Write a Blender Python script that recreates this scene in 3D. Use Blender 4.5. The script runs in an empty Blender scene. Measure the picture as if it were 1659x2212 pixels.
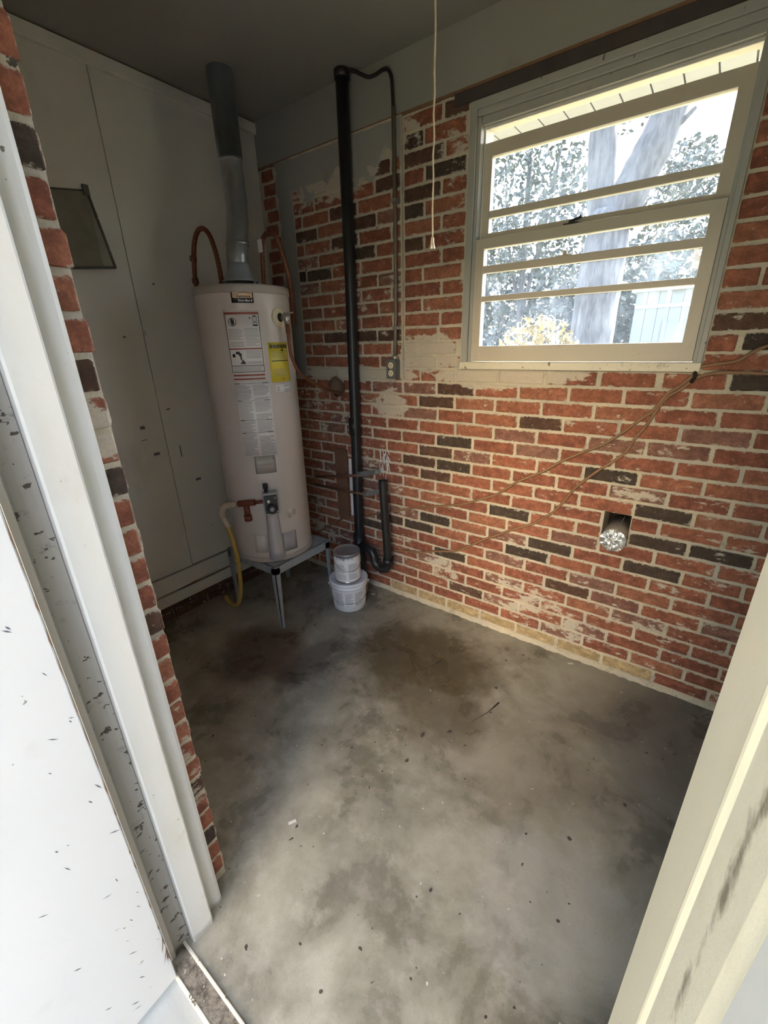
import bpy, bmesh, math, random
from mathutils import Vector, Matrix
random.seed(7)
S = bpy.context.scene
COL = S.collection
R = math.radians

# ---------------------------------------------------------------- camera
cam = bpy.data.cameras.new('camera')
cam.sensor_fit = 'HORIZONTAL'; cam.sensor_width = 36.0
cam.lens = 923.1 / 1659.0 * 36.0
cam.clip_start = 0.02; cam.clip_end = 200
co = bpy.data.objects.new('camera', cam); COL.objects.link(co)
RT = Vector((0.803993, 0.594132, -0.024542))
DN = Vector((0.199048, -0.307788, -0.930401))
FW = Vector((-0.560335, 0.743151, -0.365720))
co.matrix_world = Matrix(((RT.x, -DN.x, -FW.x, 1.168), (RT.y, -DN.y, -FW.y, -2.043),
                          (RT.z, -DN.z, -FW.z, 1.570), (0, 0, 0, 1)))
S.camera = co

# ---------------------------------------------------------------- world, sun, exposure
w = bpy.data.worlds.new('World'); S.world = w; w.use_nodes = True
nt = w.node_tree; nt.nodes.clear()
sky = nt.nodes.new('ShaderNodeTexSky'); sky.sky_type = 'NISHITA'
sky.sun_disc = False; sky.sun_elevation = R(58); sky.sun_rotation = R(12)
sky.air_density = 1.0; sky.dust_density = 5.0; sky.ozone_density = 1.0
hs = nt.nodes.new('ShaderNodeHueSaturation'); hs.inputs['Saturation'].default_value = 0.85
bg = nt.nodes.new('ShaderNodeBackground'); bg.inputs['Strength'].default_value = 0.55
ow = nt.nodes.new('ShaderNodeOutputWorld')
nt.links.new(sky.outputs[0], hs.inputs['Color']); nt.links.new(hs.outputs[0], bg.inputs[0])
nt.links.new(bg.outputs[0], ow.inputs[0])
sun = bpy.data.lights.new('sun', 'SUN'); sun.energy = 19.0; sun.angle = R(0.6); sun.color = (1.0, 0.86, 0.66)
so = bpy.data.objects.new('sun', sun); COL.objects.link(so)
so.rotation_euler = (R(-32), 0, R(-10))       # high sun from behind the window side of the house
S.view_settings.view_transform = 'Standard'; S.view_settings.look = 'None'
S.view_settings.gamma = 1.0; S.view_settings.use_curve_mapping = False
S.view_settings.exposure = 2.85

# ---------------------------------------------------------------- helpers
def obj(name, me, mat=None, parent=None):
    o = bpy.data.objects.new(name, me); COL.objects.link(o)
    if mat is not None and len(me.materials) == 0: me.materials.append(mat)
    if parent: o.parent = parent
    return o
def tag(o, label=None, cat=None, group=None, kind=None):
    if label: o['label'] = label
    if cat: o['category'] = cat
    if group: o['group'] = group
    if kind: o['kind'] = kind
    return o
def empty(name, loc=(0, 0, 0)):
    o = bpy.data.objects.new(name, None); COL.objects.link(o); o.location = loc; o.empty_display_size = .05
    return o

class MB:
    def __init__(s): s.v = []; s.f = []; s.sm = []
    def add(s, vs, fs, smooth=False):
        n = len(s.v); s.v += [tuple(v) for v in vs]
        s.f += [tuple(i + n for i in f) for f in fs]; s.sm += [smooth] * len(fs); return s
    def box(s, x0, x1, y0, y1, z0, z1, b=0.0):
        if b <= 0:
            return s.add([(x, y, z) for z in (z0, z1) for y in (y0, y1) for x in (x0, x1)],
                  [(0, 2, 3, 1), (4, 5, 7, 6), (0, 1, 5, 4), (2, 6, 7, 3), (0, 4, 6, 2), (1, 3, 7, 5)])
        bm = bmesh.new(); bmesh.ops.create_cube(bm, size=1)
        for v in bm.verts:
            v.co = Vector(((x0 + x1) / 2 + v.co.x * (x1 - x0), (y0 + y1) / 2 + v.co.y * (y1 - y0), (z0 + z1) / 2 + v.co.z * (z1 - z0)))
        bmesh.ops.bevel(bm, geom=bm.edges[:], offset=b, segments=2, affect='EDGES', profile=.5)
        return s.bm(bm)
    def bm(s, bm, smooth=False):
        bm.verts.index_update()
        s.add([v.co[:] for v in bm.verts], [[v.index for v in f.verts] for f in bm.faces], smooth); bm.free(); return s
    def tube(s, pts, r, seg=12, cap=True, closed=False):
        P = [Vector(p) for p in pts]; n = len(P)
        rr = r if isinstance(r, (list, tuple)) else [r] * n
        base = len(s.v); up = None
        for i in range(n):
            t = (P[min(i + 1, n - 1)] - P[max(i - 1, 0)]).normalized()
            if up is None:
                up = Vector((0, 0, 1)) if abs(t.z) < .9 else Vector((1, 0, 0))
            a = t.cross(up)
            if a.length < 1e-6: a = t.cross(Vector((0, 1, 0)))
            a.normalize(); b = t.cross(a).normalized(); up = -b if (-b).dot(up) > 0 else b
            up = up.normalized(); a = t.cross(up).normalized(); b = up
            for k in range(seg):
                q = 2 * math.pi * k / seg
                s.v.append(tuple(P[i] + (a * math.cos(q) + b * math.sin(q)) * rr[i]))
        for i in range(n - 1):
            for k in range(seg):
                k2 = (k + 1) % seg
                s.f.append((base + i * seg + k, base + i * seg + k2, base + (i + 1) * seg + k2, base + (i + 1) * seg + k)); s.sm.append(True)
        if cap:
            s.f.append(tuple(base + k for k in range(seg))[::-1]); s.sm.append(False)
            s.f.append(tuple(base + (n - 1) * seg + k for k in range(seg))); s.sm.append(False)
        return s
    def lathe(s, prof, c=(0, 0, 0), seg=48, ax='z'):
        base = len(s.v); n = len(prof)
        for (r, z) in prof:
            for k in range(seg):
                q = 2 * math.pi * k / seg
                if ax == 'z': s.v.append((c[0] + r * math.cos(q), c[1] + r * math.sin(q), c[2] + z))
                else: s.v.append((c[0] + r * math.cos(q), c[1] + z, c[2] + r * math.sin(q)))
        for i in range(n - 1):
            for k in range(seg):
                k2 = (k + 1) % seg
                s.f.append((base + i * seg + k, base + i * seg + k2, base + (i + 1) * seg + k2, base + (i + 1) * seg + k)); s.sm.append(True)
        if prof[0][0] > 1e-5: s.f.append(tuple(base + k for k in range(seg))[::-1]); s.sm.append(False)
        if prof[-1][0] > 1e-5: s.f.append(tuple(base + (n - 1) * seg + k for k in range(seg))); s.sm.append(False)
        return s
    def prism(s, poly, z0, z1):
        n = len(poly)
        s.add([(x, y, z) for z in (z0, z1) for (x, y) in poly],
              [(i, (i + 1) % n, n + (i + 1) % n, n + i) for i in range(n)] + [tuple(range(n))[::-1], tuple(range(n, 2 * n))]); return s
    def mesh(s, name):
        me = bpy.data.meshes.new(name); me.from_pydata(s.v, [], s.f)
        me.polygons.foreach_set('use_smooth', s.sm); 
        bm = bmesh.new(); bm.from_mesh(me); bmesh.ops.recalc_face_normals(bm, faces=bm.faces); bm.to_mesh(me); bm.free()
        me.update(); return me
    def build(s, name, mat, parent=None): return obj(name, s.mesh(name), mat, parent)

def smooth_path(pts, n=6):
    P = [Vector(p) for p in pts]; out = []
    for i in range(len(P) - 1):
        p0 = P[max(i - 1, 0)]; p1 = P[i]; p2 = P[i + 1]; p3 = P[min(i + 2, len(P) - 1)]
        for k in range(n):
            t = k / n
            out.append(.5 * ((2 * p1) + (p2 - p0) * t + (2 * p0 - 5 * p1 + 4 * p2 - p3) * t * t + (3 * p1 - p0 - 3 * p2 + p3) * t ** 3))
    out.append(P[-1]); return out

# ---------------------------------------------------------------- materials
class NT:
    def __init__(s, name):
        s.m = bpy.data.materials.new(name); s.m.use_nodes = True; s.t = s.m.node_tree; s.t.nodes.clear()
        s.out = s.n('ShaderNodeOutputMaterial')
    def n(s, ty, **k):
        x = s.t.nodes.new(ty)
        for a, b in k.items(): setattr(x, a, b)
        return x
    def l(s, a, b): s.t.links.new(a, b)
    def val(s, sock, v):
        if isinstance(v, bpy.types.NodeSocket): s.l(v, sock)
        else:
            if isinstance(v, (tuple, list)) and len(v) == 3 and sock.type == 'RGBA': v = (*v, 1)
            sock.default_value = v
    def pos(s):
        if not hasattr(s, '_p'): s._p = s.n('ShaderNodeNewGeometry').outputs['Position']
        return s._p
    def noise(s, scale, detail=4, rough=.55, vec=None, dist=0.0):
        x = s.n('ShaderNodeTexNoise'); x.inputs['Scale'].default_value = scale; x.inputs['Detail'].default_value = detail
        x.inputs['Roughness'].default_value = rough; x.inputs['Distortion'].default_value = dist
        s.l(vec if vec else s.pos(), x.inputs['Vector']); return x.outputs['Fac']
    def map(s, sx, sy, sz, vec=None, loc=(0, 0, 0)):
        x = s.n('ShaderNodeMapping'); x.inputs['Scale'].default_value = (sx, sy, sz); x.inputs['Location'].default_value = loc
        s.l(vec if vec else s.pos(), x.inputs['Vector']); return x.outputs[0]
    def ramp(s, fac, a, b, smooth=True):
        x = s.n('ShaderNodeMapRange'); x.interpolation_type = 'SMOOTHSTEP' if smooth else 'LINEAR'
        s.val(x.inputs['Value'], fac); x.inputs['From Min'].default_value = a; x.inputs['From Max'].default_value = b
        return x.outputs['Result']
    def mix(s, f, a, b, mode='MIX'):
        x = s.n('ShaderNodeMix'); x.data_type = 'RGBA'; x.blend_type = mode; x.clamp_factor = True
        s.val(x.inputs[0], f); s.val(x.inputs[6], a); s.val(x.inputs[7], b); return x.outputs[2]
    def math(s, op, a, b=0.0, clamp=False):
        x = s.n('ShaderNodeMath', operation=op); x.use_clamp = clamp; s.val(x.inputs[0], a); s.val(x.inputs[1], b); return x.outputs[0]
    def blob(s, c, rx, ry, rz=1e3, ns=3.0, amp=.5):
        # 1 inside a ragged-edged patch centred on c, 0 outside (a stain or a smear with a shape of its own)
        d = s.n('ShaderNodeVectorMath', operation='SUBTRACT'); s.l(s.pos(), d.inputs[0]); d.inputs[1].default_value = c
        m = s.n('ShaderNodeVectorMath', operation='MULTIPLY'); s.l(d.outputs[0], m.inputs[0]); m.inputs[1].default_value = (1 / rx, 1 / ry, 1 / rz)
        ln = s.n('ShaderNodeVectorMath', operation='LENGTH'); s.l(m.outputs[0], ln.inputs[0])
        k = s.math('ADD', ln.outputs['Value'], s.math('MULTIPLY', s.math('SUBTRACT', s.noise(ns, 5, .6), .5), amp * 2))
        return s.ramp(k, 1.15, .55)
    def done(s, color, rough=.7, metal=0.0, bump=None, bstr=.3, bdist=.004, spec=.5):
        b = s.n('ShaderNodeBsdfPrincipled'); s.val(b.inputs['Base Color'], color); s.val(b.inputs['Roughness'], rough)
        s.val(b.inputs['Metallic'], metal); s.val(b.inputs['Specular IOR Level'], spec)
        if bump is not None:
            bp = s.n('ShaderNodeBump'); bp.inputs['Strength'].default_value = bstr; bp.inputs['Distance'].default_value = bdist
            s.l(bump, bp.inputs['Height']); s.l(bp.outputs[0], b.inputs['Normal'])
        s.l(b.outputs[0], s.out.inputs[0]); s.bsdf = b; return s.m

def simple(name, col, rough=.6, metal=0.0, var=.12, scale=18, bstr=.1, spec=.5):
    t = NT(name); n = t.noise(scale, 4)
    c = t.mix(n, tuple(x * (1 - var) for x in col), tuple(min(1, x * (1 + var)) for x in col))
    return t.done(c, rough, metal, n, bstr, .002, spec)

MORT = (.42, .39, .33)
def brick_mat(name, c1, c2, c3, smear=0.0, speck=1.0):
    t = NT(name)
    rnd = t.math('FRACT', t.math('ADD', t.n('ShaderNodeObjectInfo').outputs['Random'], t.n('ShaderNodeNewGeometry').outputs['Random Per Island']))
    col = t.mix(t.ramp(rnd, .1, .55), c1, c2); col = t.mix(t.ramp(rnd, .7, .95), col, c3)
    off = t.n('ShaderNodeVectorMath', operation='ADD'); t.l(t.pos(), off.inputs[0]); 
    cmb = t.n('ShaderNodeCombineXYZ'); t.val(cmb.inputs[0], t.math('MULTIPLY', rnd, 7.0)); t.l(cmb.outputs[0], off.inputs[1])
    v = off.outputs[0]
    flow = t.noise(24, 6, .7, t.map(1, 1, 1.1, v))
    col = t.mix(t.ramp(flow, .35, .75), t.mix(.5, col, tuple(x * .38 for x in c1)), t.mix(.45, col, tuple(min(1, x * 1.45) for x in c2)))
    fine = t.noise(140, 3, .7, v)
    col = t.mix(t.ramp(fine, .3, .75), t.mix(.35, col, (.05, .03, .025)), col)
    # pale specks and mortar smears
    sp = t.math('MULTIPLY', t.ramp(t.noise(95, 3, .6, t.map(1, 1, .6, v)), .66, .76), .6 * speck)
    col = t.mix(sp, col, (.55, .5, .45))
    big = t.noise(2.6, 3, .6, t.map(1, 1, 1.3, None, (3.1, 0, 1.7)))
    sm = t.noise(16, 6, .68, t.map(1, 1, 1.9, v))
    thr = t.math('ADD', sm, t.math('MULTIPLY', t.math('SUBTRACT', big, .5), .75))
    thr = t.math('ADD', thr, smear + .025)
    # old plaster lies thick round the sill and the head of the bricked-up opening
    pl = t.math('MAXIMUM', t.math('MULTIPLY', t.blob((.32, 0, 1.42), .42, 1e3, .07, 6), .40),
         t.math('MAXIMUM', t.math('MULTIPLY', t.blob((-.05, 0, 1.52), .2, 1e3, .12, 7), .32),
         t.math('MAXIMUM', t.math('MULTIPLY', t.blob((-.55, 0, 1.41), .45, 1e3, .05, 6), .34),
                           t.math('MULTIPLY', t.blob((-.62, 0, 2.47), .5, 1e3, .2, 5), .42))))
    pl = t.math('MAXIMUM', pl, t.math('MULTIPLY', t.blob((-.30, 0, 1.24), .13, 1e3, .10, 9), .26))
    pl = t.math('MAXIMUM', pl, t.math('MULTIPLY', t.blob((.75, 0, .16), .38, 1e3, .15, 7), .10))
    thr = t.math('ADD', thr, pl)
    k = t.ramp(thr, .64, .73)
    g = t.n('ShaderNodeSeparateXYZ'); t.l(t.n('ShaderNodeTexCoord').outputs['Generated'], g.inputs[0])
    ex = t.math('MULTIPLY', t.math('MINIMUM', g.outputs[0], t.math('SUBTRACT', 1.0, g.outputs[0])), .2)
    ez = t.math('MULTIPLY', t.math('MINIMUM', g.outputs[2], t.math('SUBTRACT', 1.0, g.outputs[2])), .055)
    ed = t.math('ADD', t.math('MINIMUM', ex, ez), t.math('MULTIPLY', t.math('SUBTRACT', t.noise(42, 6, .75, v), .5), .040))
    k = t.math('MAXIMUM', k, t.math('MULTIPLY', t.ramp(ed, .0035, -.001), .9))
    col = t.mix(t.math('MULTIPLY', k, .85), col, t.mix(fine, (.42, .38, .30), (.66, .61, .51)))
    h = t.math('ADD', t.math('MULTIPLY', flow, .6), t.math('MULTIPLY', fine, .5))
    return t.done(col, .85, 0, h, .55, .004, .25)

M = {}
M['brick'] = brick_mat('brick_red', (.285, .100, .064), (.40, .150, .088), (.44, .195, .115))
M['brick_dark'] = brick_mat('brick_dark', (.062, .047, .036), (.080, .060, .045), (.095, .066, .048), -.02, .6)
M['brick_brown'] = brick_mat('brick_brown', (.105, .058, .040), (.13, .072, .048), (.15, .08, .055), -.01)
M['brick_tan'] = brick_mat('brick_tan', (.50, .37, .20), (.56, .42, .235), (.54, .39, .22), -.08, .2)
M['brick_pale'] = brick_mat('brick_pale', (.26, .12, .09), (.30, .15, .11), (.3, .16, .12), .07)

t = NT('mortar'); n1 = t.noise(90, 5, .7); n2 = t.noise(5, 4)
c = t.mix(n1, (.45, .39, .29), (.74, .66, .50)); c = t.mix(t.ramp(n2, .35, .7), c, t.mix(.5, c, (.42, .42, .40)))
c = t.mix(t.math('MULTIPLY', t.ramp(t.noise(11, 6, .7), .5, .72), .6), c, (.25, .22, .17)); c = t.mix(t.ramp(t.noise(40, 3), .68, .73), c, (.10, .085, .07))
M['mortar'] = t.done(c, .95, 0, n1, .9, .006, .2)

t = NT('concrete_floor'); p = t.pos()
n1 = t.noise(3.2, 8, .62, None, .4); n2 = t.noise(14, 6, .65); n3 = t.noise(160, 3, .6); n4 = t.noise(1.3, 4, .5)
c = t.mix(t.ramp(n1, .3, .72), (.150, .137, .102), (.37, .347, .277))
c = t.mix(t.math('MULTIPLY', t.ramp(n2, .45, .75), .55), c, (.46, .425, .355))
c = t.mix(t.math('MULTIPLY', t.ramp(n4, .52, .7), .35), c, (.20, .17, .125))
c = t.mix(t.math('MULTIPLY', t.ramp(n3, .55, .8), .35), c, (.09, .08, .07))
st = t.math('MAXIMUM', t.blob((.24, -.47, 0), .40, .34, 1e3, 4, .75), t.math('MULTIPLY', t.blob((.46, -.70, 0), .26, .2, 1e3, 5, .7), .8))
c = t.mix(t.math('MULTIPLY', st, .9), c, t.mix(n2, (.038, .029, .014), (.115, .088, .046)))
st2 = t.blob((-.52, -.93, 0), .30, .26, 1e3, 6, .6)
c = t.mix(t.math('MULTIPLY', st2, .8), c, t.mix(n2, (.05, .035, .028), (.12, .07, .05)))
st4 = t.blob((-.27, -.80, 0), .10, .3, 1e3, 9, .8)
c = t.mix(t.math('MULTIPLY', st4, .55), c, (.07, .06, .05))
st5 = t.blob((1.32, -.32, 0), .28, .5, 1e3, 3, .5)
c = t.mix(t.math('MULTIPLY', st5, .55), c, (.09, .085, .08))
st6 = t.blob((1.05, -1.15, 0), .22, .25, 1e3, 6, .9)
c = t.mix(t.math('MULTIPLY', st6, .35), c, (.40, .39, .37))
st3 = t.blob((.86, -.75, 0), .35, .3, 1e3, 3.5, .7)
c = t.mix(t.math('MULTIPLY', st3, .35), c, (.18, .15, .112))
# crumbs and pits
c = t.mix(t.math('MULTIPLY', t.ramp(t.noise(7, 8, .75), .52, .72), .45), c, (.15, .13, .10)); c = t.mix(t.ramp(t.noise(34, 2, .4), .735, .76), c, (.05, .04, .03)); c = t.mix(t.ramp(t.noise(60, 2, .4, t.map(1, 1, 1, None, (4, 2, 0))), .745, .765), c, (.55, .53, .48))
M['floor'] = t.done(c, t.ramp(n1, .2, .9), 0, t.math('ADD', t.math('MULTIPLY', n2, .7), t.math('MULTIPLY', n3, .3)), .25, .004, .35)
t = NT('porch_concrete'); n1 = t.noise(5, 6, .6); n3 = t.noise(120, 3)
M['porch'] = t.done(t.mix(n1, (.26, .27, .26), (.40, .41, .39)), .85, 0, n3, .3, .003)

def painted(name, c, dirt=(.16, .13, .10), amount=.5, rough=.5, chip=.0, scale=7, stretch=(1, 1, 1)):
    t = NT(name); n1 = t.noise(scale, 6, .65, t.map(*stretch)); n2 = t.noise(60, 4, .6); n3 = t.noise(2.2, 3)
    col = t.mix(t.math('MULTIPLY', t.ramp(n3, .35, .75), .25), c, tuple(x * .82 for x in c))
    col = t.mix(t.math('MULTIPLY', t.ramp(n1, .58, .8), amount), col, dirt)
    if chip: col = t.mix(t.ramp(t.noise(38, 4, .6, t.map(*stretch)), .74 - chip, .76 - chip), col, tuple(x * .8 for x in dirt))
    return t.done(col, rough, 0, t.math('ADD', n1, t.math('MULTIPLY', n2, .4)), .12, .003, .4)
M['plaster'] = painted('grey_plaster', (.33, .325, .30), (.17, .16, .145), .6, .9, 0, 9)
M['panel'] = painted('left_wall_paint', (.70, .695, .63), (.38, .37, .32), .45, .6, .0, 3.0, (1, 1, .5))
M['ceiling'] = painted('ceiling_paint', (.29, .285, .25), (.20, .195, .165), .5, .8, 0, 2.2)
M['frieze'] = painted('frieze_paint', (.30, .30, .275), (.17, .16, .145), .5, .75, 0, 5)
M['doorwhite'] = painted('door_paint', (.68, .69, .69), (.36, .34, .29), .22, .35, .02, 6)
t = NT('jamb_paint'); n1 = t.noise(6, 7, .68, t.map(1, 1, .4)); n2 = t.noise(70, 4, .6); n3 = t.noise(22, 6, .7)
c = t.mix(t.math('MULTIPLY', t.ramp(n1, .45, .75), .45), (.69, .68, .635), (.55, .50, .39))
c = t.mix(t.math('MULTIPLY', t.ramp(n3, .60, .80), .5), c, (.36, .32, .25))
c = t.mix(t.ramp(t.noise(55, 3, .5), .72, .75), c, (.17, .14, .11))
z_ = t.n('ShaderNodeSeparateXYZ'); t.l(t.pos(), z_.inputs[0])
k_ = t.math('ADD', z_.outputs[2], t.math('MULTIPLY', t.math('SUBTRACT', n3, .5), .10))
c = t.mix(t.math('MULTIPLY', t.ramp(k_, .035, .0), .55), c, (.22, .19, .15))
M['jamb'] = t.done(c, .42, 0, t.math('ADD', n1, t.math('MULTIPLY', n2, .3)), .14, .003)
t = NT('warm_lit_jamb'); n1 = t.noise(9, 6, .65); n2 = t.noise(45, 5, .65)  # warm bounce light painted into the base colour as beige
c = t.mix(t.math('MULTIPLY', t.ramp(n1, .5, .8), .3), (.74, .675, .505), (.55, .48, .34))
c = t.mix(t.ramp(t.noise(30, 3), .735, .75), c, (.20, .17, .12))
c = t.mix(t.math('MULTIPLY', t.blob((1.213, -1.832, .78), .03, .014, .09, 30, .8), .8), c, (.24, .18, .11))
M['jambwarmlit'] = t.done(c, .5, 0, n2, .2, .002)
t = NT('grimy_warm_lit_jamb'); n1 = t.noise(14, 6, .7); n2 = t.noise(55, 5, .7)  # real grime over a base tinted for warm bounce light
c = t.mix(t.math('MULTIPLY', t.ramp(n1, .45, .75), .35), (.72, .66, .50), (.53, .46, .32))
y_ = t.n('ShaderNodeSeparateXYZ'); t.l(t.pos(), y_.inputs[0])
dy = t.math('ABSOLUTE', t.math('ADD', y_.outputs[1], 1.874))
k_ = t.math('ADD', dy, t.math('MULTIPLY', t.math('SUBTRACT', t.noise(26, 5, .7), .5), .055))
c = t.mix(t.math('MULTIPLY', t.ramp(k_, .007, -.006), .85), c, (.15, .115, .07))
M['jambwarmgrime'] = t.done(c, .6, 0, n2, .3, .002)
M['jambdirty'] = painted('dirty_jamb_paint', (.40, .385, .345), (.09, .075, .06), .9, .6, .12, 16, (1, 1, 1.6))
t = NT('sill_grime'); n1 = t.noise(38, 6, .75); n2 = t.noise(120, 3, .6)
c = t.mix(t.ramp(n1, .35, .62), (.075, .06, .045), (.23, .20, .155)); c = t.mix(t.ramp(t.noise(75, 3), .62, .70), c, (.40, .38, .33))
M['sillgrime'] = t.done(c, .95, 0, t.math('ADD', n1, n2), .8, .006)
M['woodraw'] = simple('weathered_wood', (.20, .11, .065), .85, 0, .4, 30, .4)
M['woodplank'] = simple('plank_wood', (.17, .085, .05), .75, 0, .35, 22, .3)
M['sash'] = painted('sash_paint', (.52, .47, .385), (.24, .19, .12), .35, .5, .02, 9)
M['frame'] = painted('window_frame_paint', (.36, .36, .33), (.12, .105, .085), .5, .55, .05, 12, (1, 1, .5))
M['stool'] = painted('stool_paint', (.66, .61, .49), (.16, .12, .08), .6, .6, .09, 22)
M['black'] = simple('black_plastic', (.016, .017, .019), .38, 0, .3, 30, .08)
M['blackdull'] = simple('black_rubber', (.018, .018, .018), .6, 0, .3)
M['galv'] = simple('galvanised_steel', (.42, .45, .47), .38, .85, .25, 40, .08)
M['galvdull'] = simple('dull_galvanised', (.33, .37, .40), .5, .15, .25, 26, .12)
M['steel'] = simple('zinc_steel', (.5, .5, .5), .35, .9, .2)
M['copper'] = simple('tarnished_copper', (.21, .085, .045), .5, .6, .4, 40)
M['coppergrime'] = simple('brown_tube', (.17, .085, .05), .6, .35, .3, 40)
M['cable'] = simple('tan_cable', (.25, .135, .07), .6, 0, .25, 60)
M['redpipe'] = simple('red_iron_pipe', (.20, .055, .035), .7, .2, .3, 60, .3)
M['yellowhose'] = simple('yellow_hose', (.55, .37, .09), .5, 0, .15, 40)
M['tape'] = simple('pale_tape', (.60, .52, .42), .7, 0, .3, 90, .4)
M['tank'] = simple('tank_enamel', (.60, .56, .52), .28, 0, .05, 6, .02)
M['tankcap'] = simple('tank_cap_enamel', (.40, .37, .33), .35, 0, .08, 10, .03)
M['valvegrey'] = simple('grey_valve', (.33, .33, .35), .4, .2, .15)
M['cover'] = simple('grey_cover', (.42, .41, .42), .35, .1, .08)
M['labelwhite'] = simple('label_paper', (.84, .82, .80), .35, 0, .05, 20, .02)
M['labelblack'] = simple('label_black', (.012, .012, .014), .3, 0, .1)
M['labelgold'] = simple('label_gold', (.75, .52, .30), .3, 0, .1)
M['labelyellow'] = simple('label_yellow', (.72, .60, .06), .4, 0, .06)
M['labelred'] = simple('label_red', (.30, .07, .05), .4, 0, .1)
M['print'] = simple('print_ink', (.13, .13, .14), .4, 0, .1)
M['printlight'] = simple('grey_print', (.34, .34, .35), .4, 0, .15)
M['plasticwhite'] = simple('white_plastic', (.78, .79, .80), .4, 0, .04, 30, .02)
M['canmetal'] = simple('can_metal', (.55, .56, .58), .3, .8, .15)
M['candark'] = simple('can_lid', (.10, .10, .095), .6, .5, .3, 30)
M['wire'] = simple('wire_handle', (.35, .35, .35), .4, .8, .1)
M['string'] = simple('pull_string', (.62, .52, .38), .8, 0, .2, 200, .3)
M['brass'] = simple('brass_bell', (.75, .62, .42), .3, .6, .2)
M['ivory'] = simple('ivory_receptacle', (.72, .66, .46), .4, 0, .05)
M['boxgrey'] = simple('outlet_box', (.14, .145, .14), .5, .3, .2)
M['conduit'] = simple('painted_conduit', (.20, .165, .135), .5, .4, .3, 60)
M['foil'] = simple('crumpled_foil', (.80, .82, .84), .28, .85, .08, 12, .1)
M['ductmetal'] = simple('duct_metal', (.42, .37, .31), .5, .15, .2)
M['mesh'] = simple('vent_mesh', (.30, .29, .22), .6, .1, .3)
M['meshframe'] = simple('vent_frame', (.10, .098, .075), .6, .1, .3)
M['dark'] = simple('dark_void', (.015, .013, .012), .95, 0, .2)
M['dirt'] = simple('dirt_clump', (.16, .105, .065), .95, 0, .5, 30, .8)
M['crumb'] = simple('crumb', (.07, .055, .045), .9, 0, .5, 60, .5)
M['chip'] = simple('paint_chip', (.62, .60, .55), .7, 0, .2)
M['chalk'] = simple('white_paint_smear', (.62, .63, .64), .8, 0, .15, 50, .3)
M['paleframe'] = simple('pale_bead_paint', (.6, .6, .56), .5)
M['lintel'] = simple('dark_lintel', (.055, .045, .042), .8, 0, .5, 14, .4)
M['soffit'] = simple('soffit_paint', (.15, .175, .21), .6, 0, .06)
t = NT('tree_bark'); n1 = t.noise(16, 6, .7, t.map(1, 1, .22))
M['bark'] = t.done(t.mix(t.ramp(n1, .3, .7), (.022, .024, .03), (.085, .085, .09)), .95, 0, n1, 1.0, .04)
M['leafgreen'] = simple('leaf_green', (.030, .042, .034), .6, 0, .4, 3)
M['leafolive'] = simple('leaf_olive', (.040, .048, .036), .6, 0, .4, 3)
M['leafyellow'] = simple('leaf_yellow', (.20, .155, .05), .6, 0, .3, 3)
M['blocker'] = simple('blocker_grey', (.40, .39, .36), .7, 0, .06)  # grey of the added daylight blocker
M['bounce'] = simple('bounce_cream', (.78, .68, .50), .7, 0, .04)  # cream of the added box that throws warm light indoors
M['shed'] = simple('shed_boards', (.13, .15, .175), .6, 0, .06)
M['shedroof'] = simple('shed_roof', (.30, .32, .34), .8, 0, .2)
t = NT('ground'); n1 = t.noise(.8, 6, .6); n2 = t.noise(9, 5, .7)
M['ground'] = t.done(t.mix(n2, t.mix(n1, (.07, .06, .035), (.10, .08, .045)), (.06, .065, .03)), .95, 0, n2, .5, .03)
# dirty window glass: clear with a film of dust and vertical runs
t = NT('dirty_glass'); run = t.noise(30, 4, .6, t.map(1, 1, .08)); film = t.noise(4, 5, .6)
fac = t.math('ADD', .014, t.math('ADD', t.math('MULTIPLY', t.ramp(run, .55, .8), .07), t.math('MULTIPLY', t.ramp(film, .35, .8), .04)))
tr = t.n('ShaderNodeBsdfTransparent'); tr.inputs[0].default_value = (.93, .96, .98, 1)
tl = t.n('ShaderNodeBsdfTranslucent'); tl.inputs[0].default_value = (.66, .78, .92, 1)
gl = t.n('ShaderNodeBsdfGlossy'); gl.inputs['Roughness'].default_value = .04
m1 = t.n('ShaderNodeMixShader'); t.l(fac, m1.inputs[0]); t.l(tr.outputs[0], m1.inputs[1]); t.l(tl.outputs[0], m1.inputs[2])
fr = t.n('ShaderNodeFresnel'); fr.inputs[0].default_value = 1.35
m2 = t.n('ShaderNodeMixShader'); t.l(t.math('MULTIPLY', fr.outputs[0], .6), m2.inputs[0]); t.l(m1.outputs[0], m2.inputs[1]); t.l(gl.outputs[0], m2.inputs[2])
t.l(m2.outputs[0], t.out.inputs[0]); M['glass'] = t.m

# ---------------------------------------------------------------- room dimensions
XL, XR = -1.23, 1.95          # left panel wall, right wall (out of sight)
YF = -1.68                    # inner face of the doorway wall
ZC = 2.755                    # ceiling
JX0, JX1 = .275, 1.238        # doorway between the jamb boards
DH = 2.12

def structure(name, mb, mat, parent=None):
    o = mb.build(name, mat, parent); o['kind'] = 'structure'; return o

# floor
bm = bmesh.new(); bmesh.ops.create_grid(bm, x_segments=60, y_segments=40, size=.5)
for v in bm.verts:
    x, y = v.co.x, v.co.y
    v.co = Vector((XL - .15 + (x + .5) * (XR - XL + .3), -1.853 + (y + .5) * (1.853 + .12), 0))
    v.co.z = .0035 * math.sin(v.co.x * 3.1 + 1) * math.sin(v.co.y * 2.7) + .0015 * math.sin(v.co.x * 9 + v.co.y * 7) - .001
o = structure('floor', MB().bm(bm, True), M['floor'])
structure('ground', MB().box(-45, 45, -45, 60, -.55, -.35), M['ground'])
structure('porch_slab', MB().box(-3, 4.5, -3.6, -1.902, -.30, -.025), M['porch'])
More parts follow.
